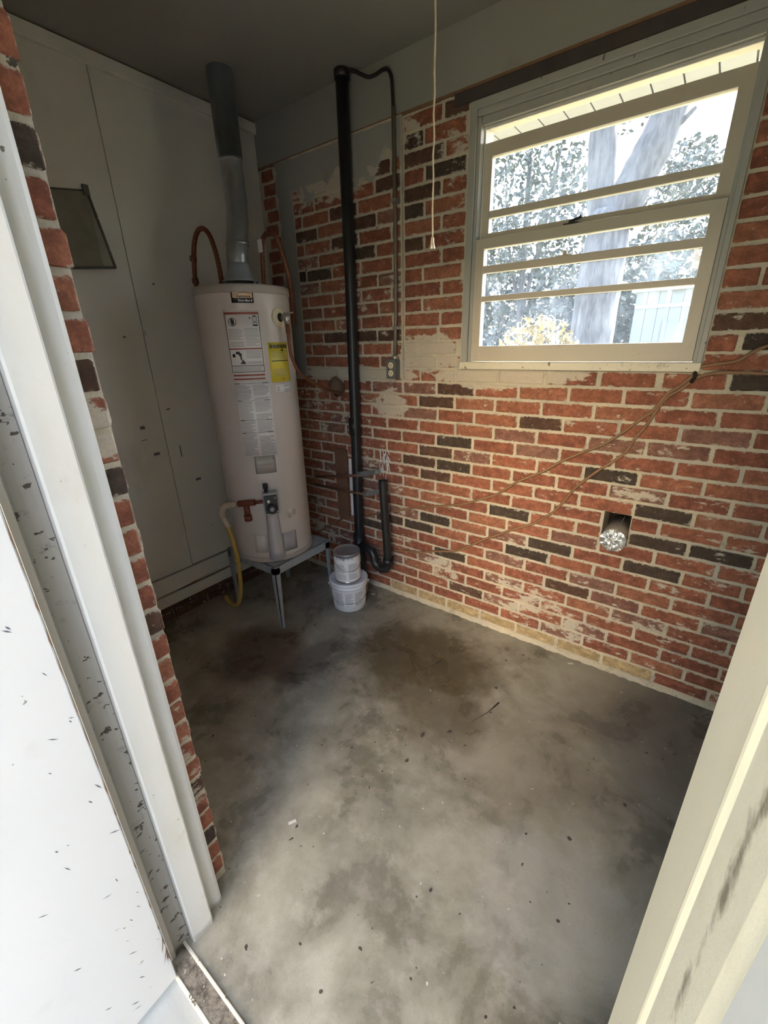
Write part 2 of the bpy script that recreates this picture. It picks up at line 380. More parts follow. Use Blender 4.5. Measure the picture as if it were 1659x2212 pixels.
# ceiling and roof
structure('ceiling', MB().box(XL - .25, XR + .25, -1.93, .12, ZC, ZC + .10), M['ceiling'])

# ---------------------------------------------------------------- window wall with its bricks
PX, PZ, Z0 = .221, .0677, .0555
WX0, WX1, WZ0, WZ1 = .138, 1.112, 1.442, 2.483
HX0, HX1, HZ0, HZ1 = .886, .995, .690, .838
ZT = 2.535
def grid_wall(mb, xs, zs, y0, y1, skip):
    for i in range(len(xs) - 1):
        for j in range(len(zs) - 1):
            if not skip((xs[i] + xs[i + 1]) / 2, (zs[j] + zs[j + 1]) / 2): mb.box(xs[i], xs[i + 1], y0, y1, zs[j], zs[j + 1])
inwin = lambda x, z: WX0 < x < WX1 and WZ0 < z < WZ1
inhole = lambda x, z: HX0 < x < HX1 and HZ0 < z < HZ1
mb = MB(); grid_wall(mb, [XL - .25, HX0, HX1, XR + .25] if 0 else [XL - .25, WX0, HX0, HX1, WX1, XR + .25], [-.3, HZ0, HZ1, WZ0, WZ1, ZC + .1], 0, .16,
                     lambda x, z: inwin(x, z) or inhole(x, z))
wall = structure('wall_back', mb, M['mortar'])

# ragged mortar lip at the foot of the wall
mb = MB(); x = XL; pr = None
N = 150
for i in range(N + 1):
    xx = XL + (XR - XL) * i / N
    d = .012 + .010 * random.random(); h = .016 + .010 * random.random()
    ring = [(xx, .002, h), (xx, -.004, h), (xx, -d, .001)]
    mb.v += ring
    if i: 
        b = (i - 1) * 3
        mb.f += [(b, b + 3, b + 4, b + 1), (b + 1, b + 4, b + 5, b + 2)]; mb.sm += [False, False]
mb.build('mortar_lip', M['mortar'], wall)

def brick_mesh(name, L, H, seed, lip=.0045, deep=.02):
    rg = random.Random(seed); n = 12
    def ring(inset, y, j):
        a, b = L / 2 - inset, H / 2 - inset; c = .003 + .003 * rg.random()
        base = [(-a + c, -b), (-a * .3, -b), (a * .35, -b), (a - c, -b), (a, -b + c), (a, b - c), (a - c, b), (a * .3, b), (-a * .35, b), (-a + c, b), (-a, b - c), (-a, -b + c)]
        return [(x + rg.uniform(-j, j), y + rg.uniform(-.0008, .0008), z + rg.uniform(-j, j)) for x, z in base]
    m = MB(); v = ring(.004, -lip, .0016) + ring(.0, -lip * .35, .0020) + ring(-.001, deep, 0)
    f = [tuple(range(n))]
    for k in (0, 1):
        f += [(k * n + i, (k + 1) * n + i, (k + 1) * n + (i + 1) % n, k * n + (i + 1) % n) for i in range(n)]
    m.add(v, f); return m.mesh(name)
_cache = {}
def brick_data(L, matkey):
    Lq = max(.02, round(L / .012) * .012); var = random.randrange(4) if Lq > .18 else 0
    key = (Lq, matkey, var)
    if key not in _cache:
        me = brick_mesh('brick', Lq, .0555, hash((Lq, var)) & 0xffff); me.materials.append(M[matkey]); _cache[key] = me
    return _cache[key], Lq
DARK = {(15, 0): 'brick_dark', (13, 0): 'brick_dark', (17, 2): 'brick_brown', (14, 3.5): 'brick_dark', (10, 1.5): 'brick_dark', (8, -.5): 'brick_dark',
        (7, -1): 'brick_dark', (12, 4.5): 'brick_dark', (10, 4.5): 'brick_dark', (10, 5.5): 'brick_dark', (8, 4.5): 'brick_dark', (7, 2): 'brick_dark',
        (8, 2.5): 'brick_dark', (5, 3): 'brick_brown', (5, 0): 'brick_dark', (2, .5): 'brick_brown', (20, 5.5): 'brick_dark', (7, -2): 'brick_brown',
        (6, -2.5): 'brick_dark', (13, -1): 'brick_brown', (18, -.5): 'brick_brown', (22, 5.5): 'brick_dark', (23, 5): 'brick_brown', (24, 5): 'brick_dark',
        (14, -.5): 'brick_brown', (19, 0): 'brick_brown', (9, 3): 'brick_pale', (3, 2.5): 'brick_pale', 
        (4, 1.5): 'brick_pale', (16, 1.5): 'brick_pale', (15, 2): 'brick_pale', (12, -.5): 'brick_brown', (2, 3.5): 'brick_pale', (1, 3): 'brick_pale'}
UPD = {(33, 0): 'brick_dark', (36, 0): 'brick_brown', (36, 1): 'brick_dark', (35, -1): 'brick_dark', (31, -1): 'brick_dark', (29, -1): 'brick_brown', (34, -1): 'brick_brown', (32, -1): 'brick_brown'}
placed = []
def put_brick(x0, x1, k, key, parent, y=0.0, zz=None):
    g = .0065; L = x1 - x0 - 2 * g
    if L < .02: return
    z = Z0 + k * PZ if zz is None else zz
    placed.append(((x0 + x1) / 2, z, L, key, parent, y))
def row(k, a, b, phase, pitch, dark, parent, y=0.0, skips=()):
    n0 = math.floor((a - phase) / pitch); x = phase + n0 * pitch
    jit = lambda q: .0075 * (math.sin(q * 57.3 + k * 12.9) * 43758.5453 % 1 - .5) * 2
    while x < b - .01:
        x0, x1 = max(x + jit(round(x / pitch)), a), min(x + pitch + jit(round(x / pitch) + 1), b); idx = round((x / PX) * 2) / 2
        key = dark(k, x, idx); mid = (x0 + x1) / 2
        z = Z0 + k * PZ
        if x1 - x0 > .045:
            segs = [(x0, x1)]
            if HZ0 - .02 < z < HZ1 + .02 and x0 < HX1 and x1 > HX0: segs = [(x0, HX0), (HX1, x1)]
            for s0, s1 in segs:
                if s1 - s0 > .03: put_brick(s0 + (0 if s0 == x0 else -.004), s1, k, key, parent, y)
        x += pitch
def darkmain(k, x, idx):
    if k == 0: return 'brick_tan' if -.45 < x < 1.16 else 'brick'
    if k >= 24: return UPD.get((k, math.floor(x / PX + .51)), 'brick')
    d = DARK.get((k, idx))
    if d: return d
    r = random.random(); return 'brick_pale' if r < .12 else 'brick'
infill = empty('brick_infill', (0, 0, 0)); infill.parent = wall
tag(infill, 'brick infill of a former opening, pale plaster at its foot and head')
for k in range(37):
    z = Z0 + k * PZ
    if k <= 23: ph = 0.0 if k % 2 else PX / 2
    else: ph = .01 if k % 2 == 0 else -.42 * PX
    xa = -1.215
    if k < 20: rows = [(xa, 1.80)]
    else:
        rows = [(xa, -1.085)]
        if z < WZ1 + .01 and z > WZ0 - .03: rows += [(-.205, WX0 - .004), (WX1 + .004, 1.80)]
        else: rows += [(-.205, 1.80)]
    if k == 0: ph = .105
    for a, b in rows:
        row(k, a, b, ph, PX, darkmain, wall)
    if k >= 20:
        ip = .207; iph = -.893 if k % 2 == 0 else -.783
        if k < 35:
            row(k, -.955, -.212, iph, ip, lambda k, x, i: 'brick_dark' if (k, round(x, 2)) in ((29, -.58), (28, -.89)) or (k == 28 and x < -.95) else ('brick_pale' if random.random() < .12 else ('brick_brown' if random.random() < .2 else 'brick')), infill, -.010)
# the largest stay single bricks, what the heater, jamb and frame hide is one part
def vis(b):
    x, z, L, key, par, y = b
    d = Vector((x, y, z)) - Vector((1.168, -2.043, 1.57)); dep = d.dot(FW)
    u = 829.5 + 923.1 * d.dot(RT) / dep; v = 1106 + 923.1 * d.dot(DN) / dep
    if u > 1690 or v < -20: return -1
    if u > 1649 - .371 * (v - 1250) + 25 and v > 1150: return -1
    if 425 < u < 668 and 615 < v < 1190 and u < 640 + (v - 615) * .07: return -1
    return L / dep
placed.sort(key=vis, reverse=True)
main_count = 0; rest = MB()
for b in placed:
    x, z, L, key, par, y = b
    if par is wall:
        if vis(b) < 0 or main_count >= 300:
            pass
        else: main_count += 1
    if vis(b) > 0 and (par is infill or main_count < 300 or True) and not (par is wall and (vis(b) < 0 or main_count > 299)):
        me, Lq = brick_data(L, key); o = bpy.data.objects.new('brick', me); COL.objects.link(o); o.parent = par
        o.location = (x, y + random.uniform(-.0012, .0012), z + random.uniform(-.0015, .0015)); o.scale = (L / Lq, 1, 1)
        o.rotation_euler = (0, R(random.uniform(-.35, .35)), 0)
    else:
        me, Lq = brick_data(L, key); s = L / Lq
        rest.add([(x + v.co.x * s, y + v.co.y, z + v.co.z) for v in me.vertices], [list(p.vertices) for p in me.polygons])
o = rest.build('brick_remainder', M['brick'], wall); o['kind'] = 'stuff'
# mortar body of the infill, slightly proud of the old wall, and the plastered strip beside it
MB().box(-.957, -.207, -.010, .0, 1.383, ZT).build('infill_mortar', M['mortar'], infill)
mb = MB(); N = 26
for i in range(N + 1):
    zz = 1.40 + (ZT - 1.40) * i / N; a = -1.09 + random.uniform(-.015, .015); b = -.955
    mb.v += [(a, .001, zz), (a + .01, -.006 - .003 * random.random(), zz), (b, -.007 - .004 * random.random(), zz)]
    if i:
        q = (i - 1) * 3; mb.f += [(q, q + 1, q + 4, q + 3), (q + 1, q + 2, q + 5, q + 4)]; mb.sm += [True, True]
mb.build('plaster_strip', M['plaster'], wall)
# plaster left on the head of the infill
bm = bmesh.new(); bmesh.ops.create_grid(bm, x_segments=40, y_segments=14, size=.5)
for v in bm.verts:
    u, q = v.co.x + .5, v.co.y + .5
    xx = -.98 + u * .77; lo = 2.35 + .05 * math.sin(xx * 17) + .035 * math.sin(xx * 41 + 1)
    v.co = Vector((xx, -.0148 + .003 * math.sin(xx * 50 + q * 9) + (.006 if q < .01 else 0), lo + q * (ZT - .012 - lo)))
MB().bm(bm, True).build('plaster_patch', M['plaster'], wall)
# smears of white paint where a box was once fixed
mb = MB()
for i in range(26):
    a = Vector((-.395 + random.uniform(0, .08), -.0078 - .0002 * i, .99 - .15 * random.random())); b = a + Vector((random.gauss(0, .016), 0, -random.uniform(.03, .085))); w_ = random.uniform(.0018, .0055)
    d = (b - a).normalized(); nrm = Vector((d.z, 0, -d.x)) * w_
    mb.add([a - nrm * .4, a + nrm * .6, (a + b) / 2 + nrm, b + nrm * .3, b - nrm * .4, (a + b) / 2 - nrm], [(0, 1, 2, 3, 4, 5)])
mb.build('paint_smear', M['chalk'], wall)

# painted board above the bricks
structure('trim_1', MB().box(XL, XR, -.004, .0, ZT + .008, ZC), M['frieze'])
mb = MB()
for i in range(60):
    x0 = XL + (XR - XL) * i / 60; mb.box(x0, x0 + (XR - XL) / 60, -.004, .0, ZT - .004 - .006 * random.random(), ZT + .008)
structure('shadow_gap_strip', mb, M['woodraw'])  # ragged brown strip drawn for the shadow gap under the board
MB().box(.06, 1.80, -.010, .002, 2.486, 2.531, .003).build('window_lintel', M['lintel'], wall)

# ---------------------------------------------------------------- left panel wall
wl = structure('wall_left', MB().box(XL - .2, XL - .03, YF - .22, .16, -.3, ZC + .1), M['dark'])
MB().box(XL - .03, XL, -.866, -.002, .318, ZC, .001).build('wall_panel', M['panel'], wl)
MB().box(XL - .03, XL, YF - .02, -.870, .314, ZC, .001).build('wall_panel', M['panel'], wl)
MB().box(XL - .03, XL - .002, YF - .02, -.30, .196, .302, .002).build('base_board', M['panel'], wl)
MB().box(XL - .03, XL - .001, YF - .02, -.42, .112, .182, .002).build('base_board', M['panel'], wl)
mb = MB(); mb.add([(XL - .006, -1.0, .186), (XL - .006, -.62, .19), (XL - .006, -.58, .21), (XL - .0015, -.72, .212), (XL - .0015, -.95, .196)], [(0, 1, 2, 3, 4)])
mb.build('wood_splinter', M['woodraw'], wl)
for j in range(2):
    for i in range(7):
        y0 = YF + .02 + i * .215 + (.1 if j else 0)
        if y0 > -.35: continue
        me, Lq = brick_data(.207, 'brick_brown'); o = bpy.data.objects.new('brick', me); COL.objects.link(o); o.parent = wl
        o.location = (XL - .0275, y0 + .1, .030 + j * .062); o.rotation_euler = (0, 0, R(90))
# ceiling moulding along the left wall
structure('trim_3', MB().box(XL, XL + .022, YF, -.002, ZC - .058, ZC - .006, .004), M['panel'])
# pen marks, scuffs and nail holes on the panels
mb = MB()
for (y, z, dy, dz, wd) in [(-.99, 1.19, .02, -.012, .004), (-1.0, 1.12, .03, -.001, .0025), (-.83, 1.26, .012, .0, .008), (-.80, 1.05, .0, -.06, .006), (-.95, 1.04, .03, -.012, .003), (-.86, 1.66, .0, -.02, .003), (-.74, .83, .03, .01, .003), (-.97, 1.63, .008, .004, .004), (-.70, .52, .006, .0, .004), (-.77, 1.88, .01, .006, .002)]:
    mb.box(XL - .0005, XL + .0008, y, y + dy + wd, z + min(dz, 0), z + max(dz, 0) + wd)
mb.build('scuff_mark', M['print'], wl)

# ---------------------------------------------------------------- doorway wall, right wall
mb = MB(); BX = .222
mb.box(XL - .2, BX - .004, -1.90, YF, -.3, ZC + .1); mb.box(JX1 + .03, XR + .2, -1.90, YF, -.3, ZC + .1); mb.box(BX - .004, JX1 + .03, -1.90, YF, DH + .03, ZC + .1)
wf = structure('wall_front', mb, M['mortar'])
_b2 = {}
for k in range(34):
    z = Z0 + .012 + k * .0695
    key = ['brick', 'brick', 'brick_brown', 'brick', 'brick_dark', 'brick'][(k * 5 + k // 4) % 6]
    if k in (7, 8, 9, 10, 11, 12): key = 'brick'
    me, Lq = brick_data(.1, key); o = bpy.data.objects.new('brick', me); COL.objects.link(o); o.parent = wf
    o.location = (BX - .004 + random.uniform(-.002, .002), YF - .056 + random.uniform(-.005, .004), z); o.rotation_euler = (0, 0, R(90))
    o.scale = (.115 / Lq, 1.0, 1.06)
mb = MB()       # bricks on the inner face, edge on to the picture
for k in range(34):
    z = Z0 + .012 + k * .0695
    x = -1.2 + (0 if k % 2 else .11)
    while x < BX - .12:
        me, Lq = brick_data(.207, 'brick'); s = 1
        mb.add([(x + .1 - v.co.x, YF - v.co.y, z + v.co.z) for v in me.vertices], [list(p.vertices) for p in me.polygons]); x += .221
o = mb.build('brick_remainder', M['brick'], wf); o['kind'] = 'stuff'
structure('wall_right', MB().box(XR, XR + .2, -1.9, .16, -.3, ZC + .1), M['panel'])

# left jamb: face board with bead, stop, dirty rebate
prof = [(.222, -1.905), (.222, -1.727), (.262, -1.727), (.270, -1.730), (.2745, -1.738), (.2755, -1.748), (.272, -1.760), (.268, -1.768), (.270, -1.775),
        (.300, -1.778), (.3025, -1.782), (.3025, -1.833), (.300, -1.838), (.282, -1.839), (.277, -1.843), (.274, -1.855), (.274, -1.880), (.281, -1.884), (.284, -1.890), (.283, -1.896), (.262, -1.900), (.262, -1.905)]
jl = empty('trim_4', (.25, -1.8, 0)); jl['kind'] = 'structure'
def sect(name, poly, mat, parent, z0=0.0, z1=DH, off=(.25, -1.8)):
    return MB().prism([(x - off[0], y - off[1]) for x, y in poly], z0, z1).build(name, mat, parent)
sect('jamb_board', [(.222, -1.842)] + prof[1:9] + [(.270, -1.842)], M['jamb'], jl)
sect('door_stop', [(.268, -1.777), (.300, -1.777), (.3025, -1.781), (.3025, -1.834), (.3005, -1.838), (.268, -1.838)], M['jamb'], jl)
sect('rebate_board', [(.222, -1.905), (.222, -1.842), (.268, -1.838), (.279, -1.839), (.274, -1.848), (.2725, -1.862), (.2735, -1.876), (.279, -1.882), (.279, -1.905)], M['jambdirty'], jl)
sect('edge_strip', [(.279, -1.8815), (.286, -1.884), (.286, -1.895), (.279, -1.899)], M['jamb'], jl)
# right jamb (the mirror of it, seen almost edge on)
jr = empty('trim_5', (1.25, -1.8, 0)); jr['kind'] = 'structure'
mx = lambda poly: [(1.5155 - x, y) for x, y in poly][::-1]
sect('jamb_board', [(1.268, -1.727), (1.268, -1.842), (1.217, -1.842), (1.2165, -1.832), (1.213, -1.826), (1.213, -1.732), (1.2165, -1.727)], M['jambwarmlit'], jr, off=(1.25, -1.8))
sect('bead', [(1.2150, -1.8265), (1.2125, -1.8285), (1.2122, -1.832), (1.2128, -1.8345), (1.2145, -1.8375), (1.22, -1.84)], M['jambwarmlit'], jr, .50, off=(1.25, -1.8))
sect('rebate_board', [(1.268, -1.842), (1.268, -1.91), (1.2165, -1.91), (1.2146, -1.90), (1.2143, -1.86), (1.2143, -1.842)], M['jambwarmgrime'], jr, off=(1.25, -1.8))
sect('outer_casing', [(1.268, -1.91), (1.268, -1.94), (1.2185, -1.94), (1.2155, -1.936), (1.2155, -1.914), (1.2185, -1.91)], M['jamb'], jr, off=(1.25, -1.8))
structure('trim_6', MB().box(.222, 1.268, -1.905, -1.727, DH, DH + .035), M['jamb'])
# threshold: dirty groove between two cream painted edges
th = empty('trim_7', (.75, -1.88, 0)); th['kind'] = 'structure'
MB().box(-.476, .49, -.022, .024, -.03, .004).build('sill_groove', M['sillgrime'], th)
MB().box(-.476, .49, .022, .030, -.03, .009, .002).build('painted_edge', M['stool'], th)
MB().box(-.476, .49, -.028, -.021, -.03, .007, .002).build('painted_edge', M['stool'], th)
# the open door, standing out at a right angle to the wall
dr = empty('door_1', (.287, -1.905, 0)); dr['kind'] = 'structure'
A = R(1.5)
MB().box(0, .044, -.86, .0, .012, 2.03, .003).build('door_slab', M['doorwhite'], dr)
mb = MB()
for i in range(26):
    z = .10 + .07 * i + random.uniform(-.02, .02); h = random.uniform(.012, .06)
    mb.add([(.0445, -.0005, z), (.0445, -.0012 - .002 * random.random(), z + h * .4), (.0445, -.0005, z + h), (.036, .0006, z + h), (.036, .0006, z)], [(0, 1, 2), (0, 2, 3, 4)])
mb.box(.004, .041, -.001, .0008, .02, 2.02)
mb.build('bare_edge', M['woodraw'], dr)
mb = MB()
for i in range(9):
    a = random.uniform(.13, .20); mb.add([(.0445, -.001, a), (.0452, -.006 - .012 * random.random(), a - .03 - .02 * random.random()), (.0445, -.001, a + .012)], [(0, 1, 2)])
mb.build('splintered_wood', M['woodraw'], dr)
mb = MB(); rgd = random.Random(12)
for i in range(34):
    y_, z_ = -.01 - .2 * rgd.random() ** 1.3, .06 + 1.2 * rgd.random() ** 1.6; a_ = rgd.gauss(.9, .35); L_ = rgd.uniform(.003, .013); w_ = rgd.uniform(.0006, .0016)
    d_ = Vector((0, -math.cos(a_), math.sin(a_))) * L_; n_ = Vector((0, math.sin(a_), math.cos(a_))) * w_; p_ = Vector((.0443, y_, z_))
    mb.add([p_ - d_, p_ + n_, p_ + d_, p_ - n_], [(0, 1, 2, 3)])
mb.build('scuff_mark', M['print'], dr)['kind'] = 'stuff'
dr.rotation_euler = (0, 0, A)

# ---------------------------------------------------------------- window
wd = empty('window_1', (.625, 0, WZ0)); wd['kind'] = 'structure'
def wp(name, mat, boxes, parent=wd, b=.002):
    mb = MB(); o = (.625, 0, WZ0)
    for (x0, x1, y0, y1, z0, z1) in boxes: mb.box(x0 - o[0], x1 - o[0], y0, y1, z0 - o[2], z1 - o[2], b)
    return mb.build(name, mat, parent)
wp('side_jamb', M['frame'], [(.138, .168, -.012, .13, 1.474, 2.475), (.168, .184, .0, .13, 1.474, 2.43)])
wp('side_jamb', M['frame'], [(1.100, 1.118, -.012, .13, 1.474, 2.475), (1.087, 1.100, .0, .13, 1.474, 2.43)])
wp('parting_bead', M['paleframe'], [(.184, .190, .036, .043, 1.99, 2.40)])
wp('head_jamb', M['frame'], [(.138, 1.118, -.014, .13, 2.455, 2.483), (.168, 1.1, -.004, .13, 2.432, 2.455), (.184, 1.09, .008, .036, 2.402, 2.432), (.184, 1.09, .040, .13, 2.412, 2.432)])
wp('head_bead', M['paleframe'], [(.184, 1.09, .030, .036, 2.392, 2.404)])
wp('window_stool', M['stool'], [(.134, 1.118, -.022, .13, 1.444, 1.478)], b=.004)
def sash(name, y0, y1, x0, x1, rails, gx0, gx1):
    # rails: list of (z0, z1, name)
    zs = [r[0] for r in rails] + [r[1] for r in rails]
    s = empty(name, (0, 0, 0)); s.parent = wd
    wp('stile', M['sash'], [(x0, gx0, y0, y1, min(zs), max(zs))], s); wp('stile', M['sash'], [(gx1, x1, y0, y1, min(zs), max(zs))], s)
    for a, b, n in rails:
        yy = (y0, y1) if n != 'muntin' else (y0 + .005, y1 - .004)
        wp(n, M['sash'], [(gx0 - .002, gx1 + .002, yy[0], yy[1], a, b)], s)
    rr = sorted(rails)
    for i in range(len(rr) - 1):
        wp('pane', M['glass'], [(gx0, gx1, (y0 + y1) / 2 - .0015, (y0 + y1) / 2 + .0015, rr[i][1], rr[i + 1][0])], s, 0)
    return s
lo = sash('lower_sash', -.002, .034, .185, 1.086, [(1.480, 1.549, 'bottom_rail'), (1.741, 1.764, 'muntin'), (1.857, 1.887, 'muntin'), (1.953, 1.993, 'meeting_rail')], .226, 1.043)
up = sash('upper_sash', .042, .076, .186, 1.087, [(1.968, 2.020, 'meeting_rail'), (2.078, 2.106, 'muntin'), (2.300, 2.350, 'top_rail')], .222, 1.044)
# sash lock and lift
lk = empty('sash_lock', (.0, 0, 0)); lk.parent = wd
mb = MB(); lx = .585 - .625; lz = 1.994 - WZ0
mb.box(lx - .028, lx + .028, .006, .034, lz, lz + .006, .002); mb.lathe([(.012, .006), (.012, .014), (.006, .018)], (lx, .02, lz), 14)
mb.tube([(lx, .02, lz + .014), (lx + .03, .008, lz + .018), (lx + .042, .004, lz + .022)], [.005, .005, .007], 8)
mb.build('lock_body', M['blackdull'], lk)
mb = MB(); lx = .575 - .625; lz = 1.887 - WZ0
mb.box(lx - .03, lx + .03, .006, .026, lz - .002, lz + .004, .0015); mb.lathe([(.009, .003), (.010, .012), (.004, .02)], (lx, .016, lz), 12)
mb.build('sash_lift', M['sash'], lk)
# eave soffit seen over the lowered upper sash
ev = structure('eave', MB().box(-2.2, 2.6, .16, .82, 2.645, 2.72), M['soffit'])
MB().box(-2.2, 2.6, .80, .825, 2.605, 2.74).build('fascia', M['soffit'], ev)
for i in range(22):
    x0 = -1.2 + i * .125; MB().box(x0, x0 + .119, .17, .80, 2.625, 2.645, .003).build('soffit_board', M['soffit'], ev)
structure('side_light_blocker', MB().box(1.98, 2.2, -4.0, -1.9, -.35, 2.75), M['blocker'])  # unseen wall added to cut daylight from the right
structure('sky_blocker', MB().box(-.45, 14, -9.2, -8.4, -.35, 2.7), M['leafgreen'])  # unseen box added to hide the low sky from the upper wall
structure('sky_blocker', MB().box(-16, -.3, -9.5, -7.0, -.35, 7.0), M['leafgreen'])  # unseen tall box added to dim the right side of the brick wall
structure('bounce_reflector', MB().box(.2, 4.6, -14, -11, -.35, 7.5), M['bounce'])  # unseen pale box added to bounce warm sun onto the bricks
structure('porch_eave', MB().box(-2.2, 2.6, -2.55, -1.9, 2.62, 2.72), M['soffit'])

# ---------------------------------------------------------------- water heater
HX, HY, HR = -.826, -.534, .228
HZ0_, HZ1_ = .455, 1.815
wh = empty('water_heater', (HX, HY, .42)); tag(wh, 'tall pale grey water heater with printed labels, standing on the metal stand', 'water heater')
ox, oy, oz = HX, HY, .42
def hp(mb, name, mat, parent=wh):
    mb.v = [(x - ox, y - oy, z - oz) for x, y, z in mb.v]; return mb.build(name, mat, parent)
hp(MB().lathe([(HR - .004, .425), (HR - .002, .43), (HR - .002, .452), (HR, .456), (HR, 1.80), (HR, HZ1_)], (HX, HY, 0), 72), 'tank', M['tank'])
hp(MB().lathe([(HR + .001, 1.806), (HR + .004, 1.809), (HR + .004, 1.836), (HR, 1.842), (HR - .02, 1.845), (.0, 1.848)], (HX, HY, 0), 72), 'tank_cap', M['tankcap'])
hp(MB().lathe([(HR + .002, .424), (HR + .003, .428), (HR + .003, .45), (HR + .0005, .453)], (HX, HY, 0), 72), 'base_ring', M['tankcap'])
def cylpt(a, z, r=HR): return (HX + r * math.cos(R(a)), HY + r * math.sin(R(a)), z)
def patch(mb, a0, a1, z0, z1, off=.0008, skew=0.0):
    n = max(1, int(abs(a1 - a0) / 3)); base = len(mb.v)
    for i in range(n + 1):
        a = a0 + (a1 - a0) * i / n
        mb.v += [cylpt(a, z0, HR + off), cylpt(a, z1, HR + off)]
    for i in range(n): mb.f.append((base + 2 * i, base + 2 * i + 2, base + 2 * i + 3, base + 2 * i + 1)); mb.sm.append(True)
    return mb
def slab(a0, a1, z0, z1, off=.0012):
    mb = MB(); n = max(2, int(abs(a1 - a0) / 3)); 
    for i in range(n + 1):
        a = a0 + (a1 - a0) * i / n
        mb.v += [cylpt(a, z0, HR + off), cylpt(a, z1, HR + off), cylpt(a, z0, HR - .001), cylpt(a, z1, HR - .001)]
    for i in range(n):
        b = 4 * i; mb.f += [(b, b + 4, b + 5, b + 1), (b + 1, b + 5, b + 7, b + 3), (b, b + 2, b + 6, b + 4)]; mb.sm += [True, False, False]
    mb.f += [(0, 1, 3, 2), (4 * n, 4 * n + 2, 4 * n + 3, 4 * n + 1)]; mb.sm += [False, False]; return mb
def text_verts(txt, size, shear=0.0, bold=0.0):
    cu = bpy.data.curves.new('lettering', 'FONT'); cu.body = txt; cu.size = size; cu.shear = shear; cu.offset = bold; cu.align_x = 'LEFT'; cu.resolution_u = 3
    ob = bpy.data.objects.new('lettering', cu); COL.objects.link(ob)
    me = bpy.data.meshes.new_from_object(ob.evaluated_get(bpy.context.evaluated_depsgraph_get()))
    vs = [v.co.copy() for v in me.vertices]; fs = [tuple(p.vertices) for p in me.polygons]
    bpy.data.objects.remove(ob); bpy.data.curves.remove(cu); bpy.data.meshes.remove(me)
    x0 = min(v.x for v in vs); x1 = max(v.x for v in vs); return [(v.x - x0, v.y) for v in vs], fs, x1 - x0
def cyl_text(mb, txt, a0, a1, z, size, off=.0024, shear=0.0, bold=0.0):
    vs, fs, wdt = text_verts(txt, size, shear, bold); span = (a1 - a0)
    mb.add([cylpt(a0 + span * x / wdt, z + y, HR + off) for x, y in vs], fs); return mb
# brand badge
bd = hp(slab(-50.0, -25.2, 1.762, 1.809), 'brand_badge', M['labelblack']); bd['label'] = 'black badge with a pale gold name field'
hp(patch(MB(), -48.3, -26.5, 1.783, 1.806, .0017), 'gold_field', M['labelgold'], bd)
mb = MB()
for i in range(14):   # the swoosh over the name
    a = -47.5 + i * 1.42; z = 1.7945 + .0095 * math.sin(i / 13 * 2.6); th_ = .0016 + .0012 * i / 13
    patch(mb, a, a + 1.5, z, z + th_, .0021)
hp(cyl_text(mb, 'Kenmore', -44.0, -28.5, 1.7855, .0135, .0022, .2, .0004), 'brand_name', M['labelblack'], bd)
hp(cyl_text(MB(), 'Power Miser 8', -42.5, -27.0, 1.7675, .0125, .0020, .2, .0003), 'model_name', M['labelwhite'], bd)
# long instruction label
il = hp(slab(-62.0, -20.5, 1.412, 1.735), 'instruction_label', M['labelwhite'])
mb = MB()
for (a0, a1, z0, z1) in [(-60.6, -60.0, 1.46, 1.725), (-22.6, -22.0, 1.46, 1.725), (-60.6, -22, 1.458, 1.4605), (-60.6, -22, 1.488, 1.4905)]: patch(mb, a0, a1, z0, z1, .0017)
# pictograms: no-flammables circle, heater outline, flame and can
for i in range(20):
    q = 2 * math.pi * i / 20; q2 = 2 * math.pi * (i + 1) / 20; c0 = (-52.5, 1.682)
    f_ = lambda q, r: cylpt(c0[0] + r / HR * 57.3 * math.cos(q), c0[1] + r * math.sin(q), HR + .0018)
    mb.add([f_(q, .016), f_(q2, .016), f_(q2, .0185), f_(q, .0185)], [(0, 1, 2, 3)])
patch(mb, -54.4, -50.4, 1.676, 1.690, .0018); patch(mb, -53.6, -51.4, 1.668, 1.697, .0018)
for i in range(8): patch(mb, -55 + i * .7, -54.2 + i * .7, 1.695 - i * .0037, 1.6985 - i * .0037, .0021)
for (a0, a1, z0, z1) in [(-29.2, -28.7, 1.672, 1.706), (-25.0, -24.5, 1.672, 1.706), (-29.2, -24.5, 1.704, 1.7065), (-29.5, -24.2, 1.664, 1.670), (-28, -25.7, 1.7065, 1.7095), (-27.3, -26.4, 1.676, 1.686), (-33, -32, 1.694, 1.703)]: patch(mb, a0, a1, z0, z1, .0018)
for (a0, a1, z0, z1) in [(-57.5, -54.3, 1.528, 1.543), (-53.2, -48.6, 1.541, 1.553), (-50, -46.8, 1.533, 1.546), (-48.6, -46.9, 1.516, 1.534), (-49, -43, 1.497, 1.5025), (-47.5, -44.4, 1.5025, 1.511), (-46.8, -45.4, 1.511, 1.516), (-44.6, -43.6, 1.5025, 1.5075)]: patch(mb, a0, a1, z0, z1, .0018)
hp(mb, 'pictogram', M['labelblack'], il)
mb = MB(); rg = random.Random(3)
def lines(mb, a0, a1, z0, z1, pitch=.0062, th=.0024):
    z = z1
    while z > z0:
        e = a1 - (a1 - a0) * (rg.random() * .35 if rg.random() < .4 else 0); 
        if rg.random() > .08: patch(mb, a0, e, z - th, z, .0016)
        z -= pitch
lines(mb, -58.5, -41.8, 1.575, 1.652); lines(mb, -40.6, -24, 1.575, 1.655); lines(mb, -41.5, -23.8, 1.497, 1.556); lines(mb, -58, -24, 1.464, 1.484)
hp(mb, 'print', M['printlight'], il)['kind'] = 'stuff'
for z0_, z1_ in ((1.714, 1.724), (1.562, 1.568), (1.441, 1.449), (1.424, 1.431)): hp(patch(MB(), -60, -22.5, z0_, z1_, .0017), 'warning_band', M['labelred'], il)
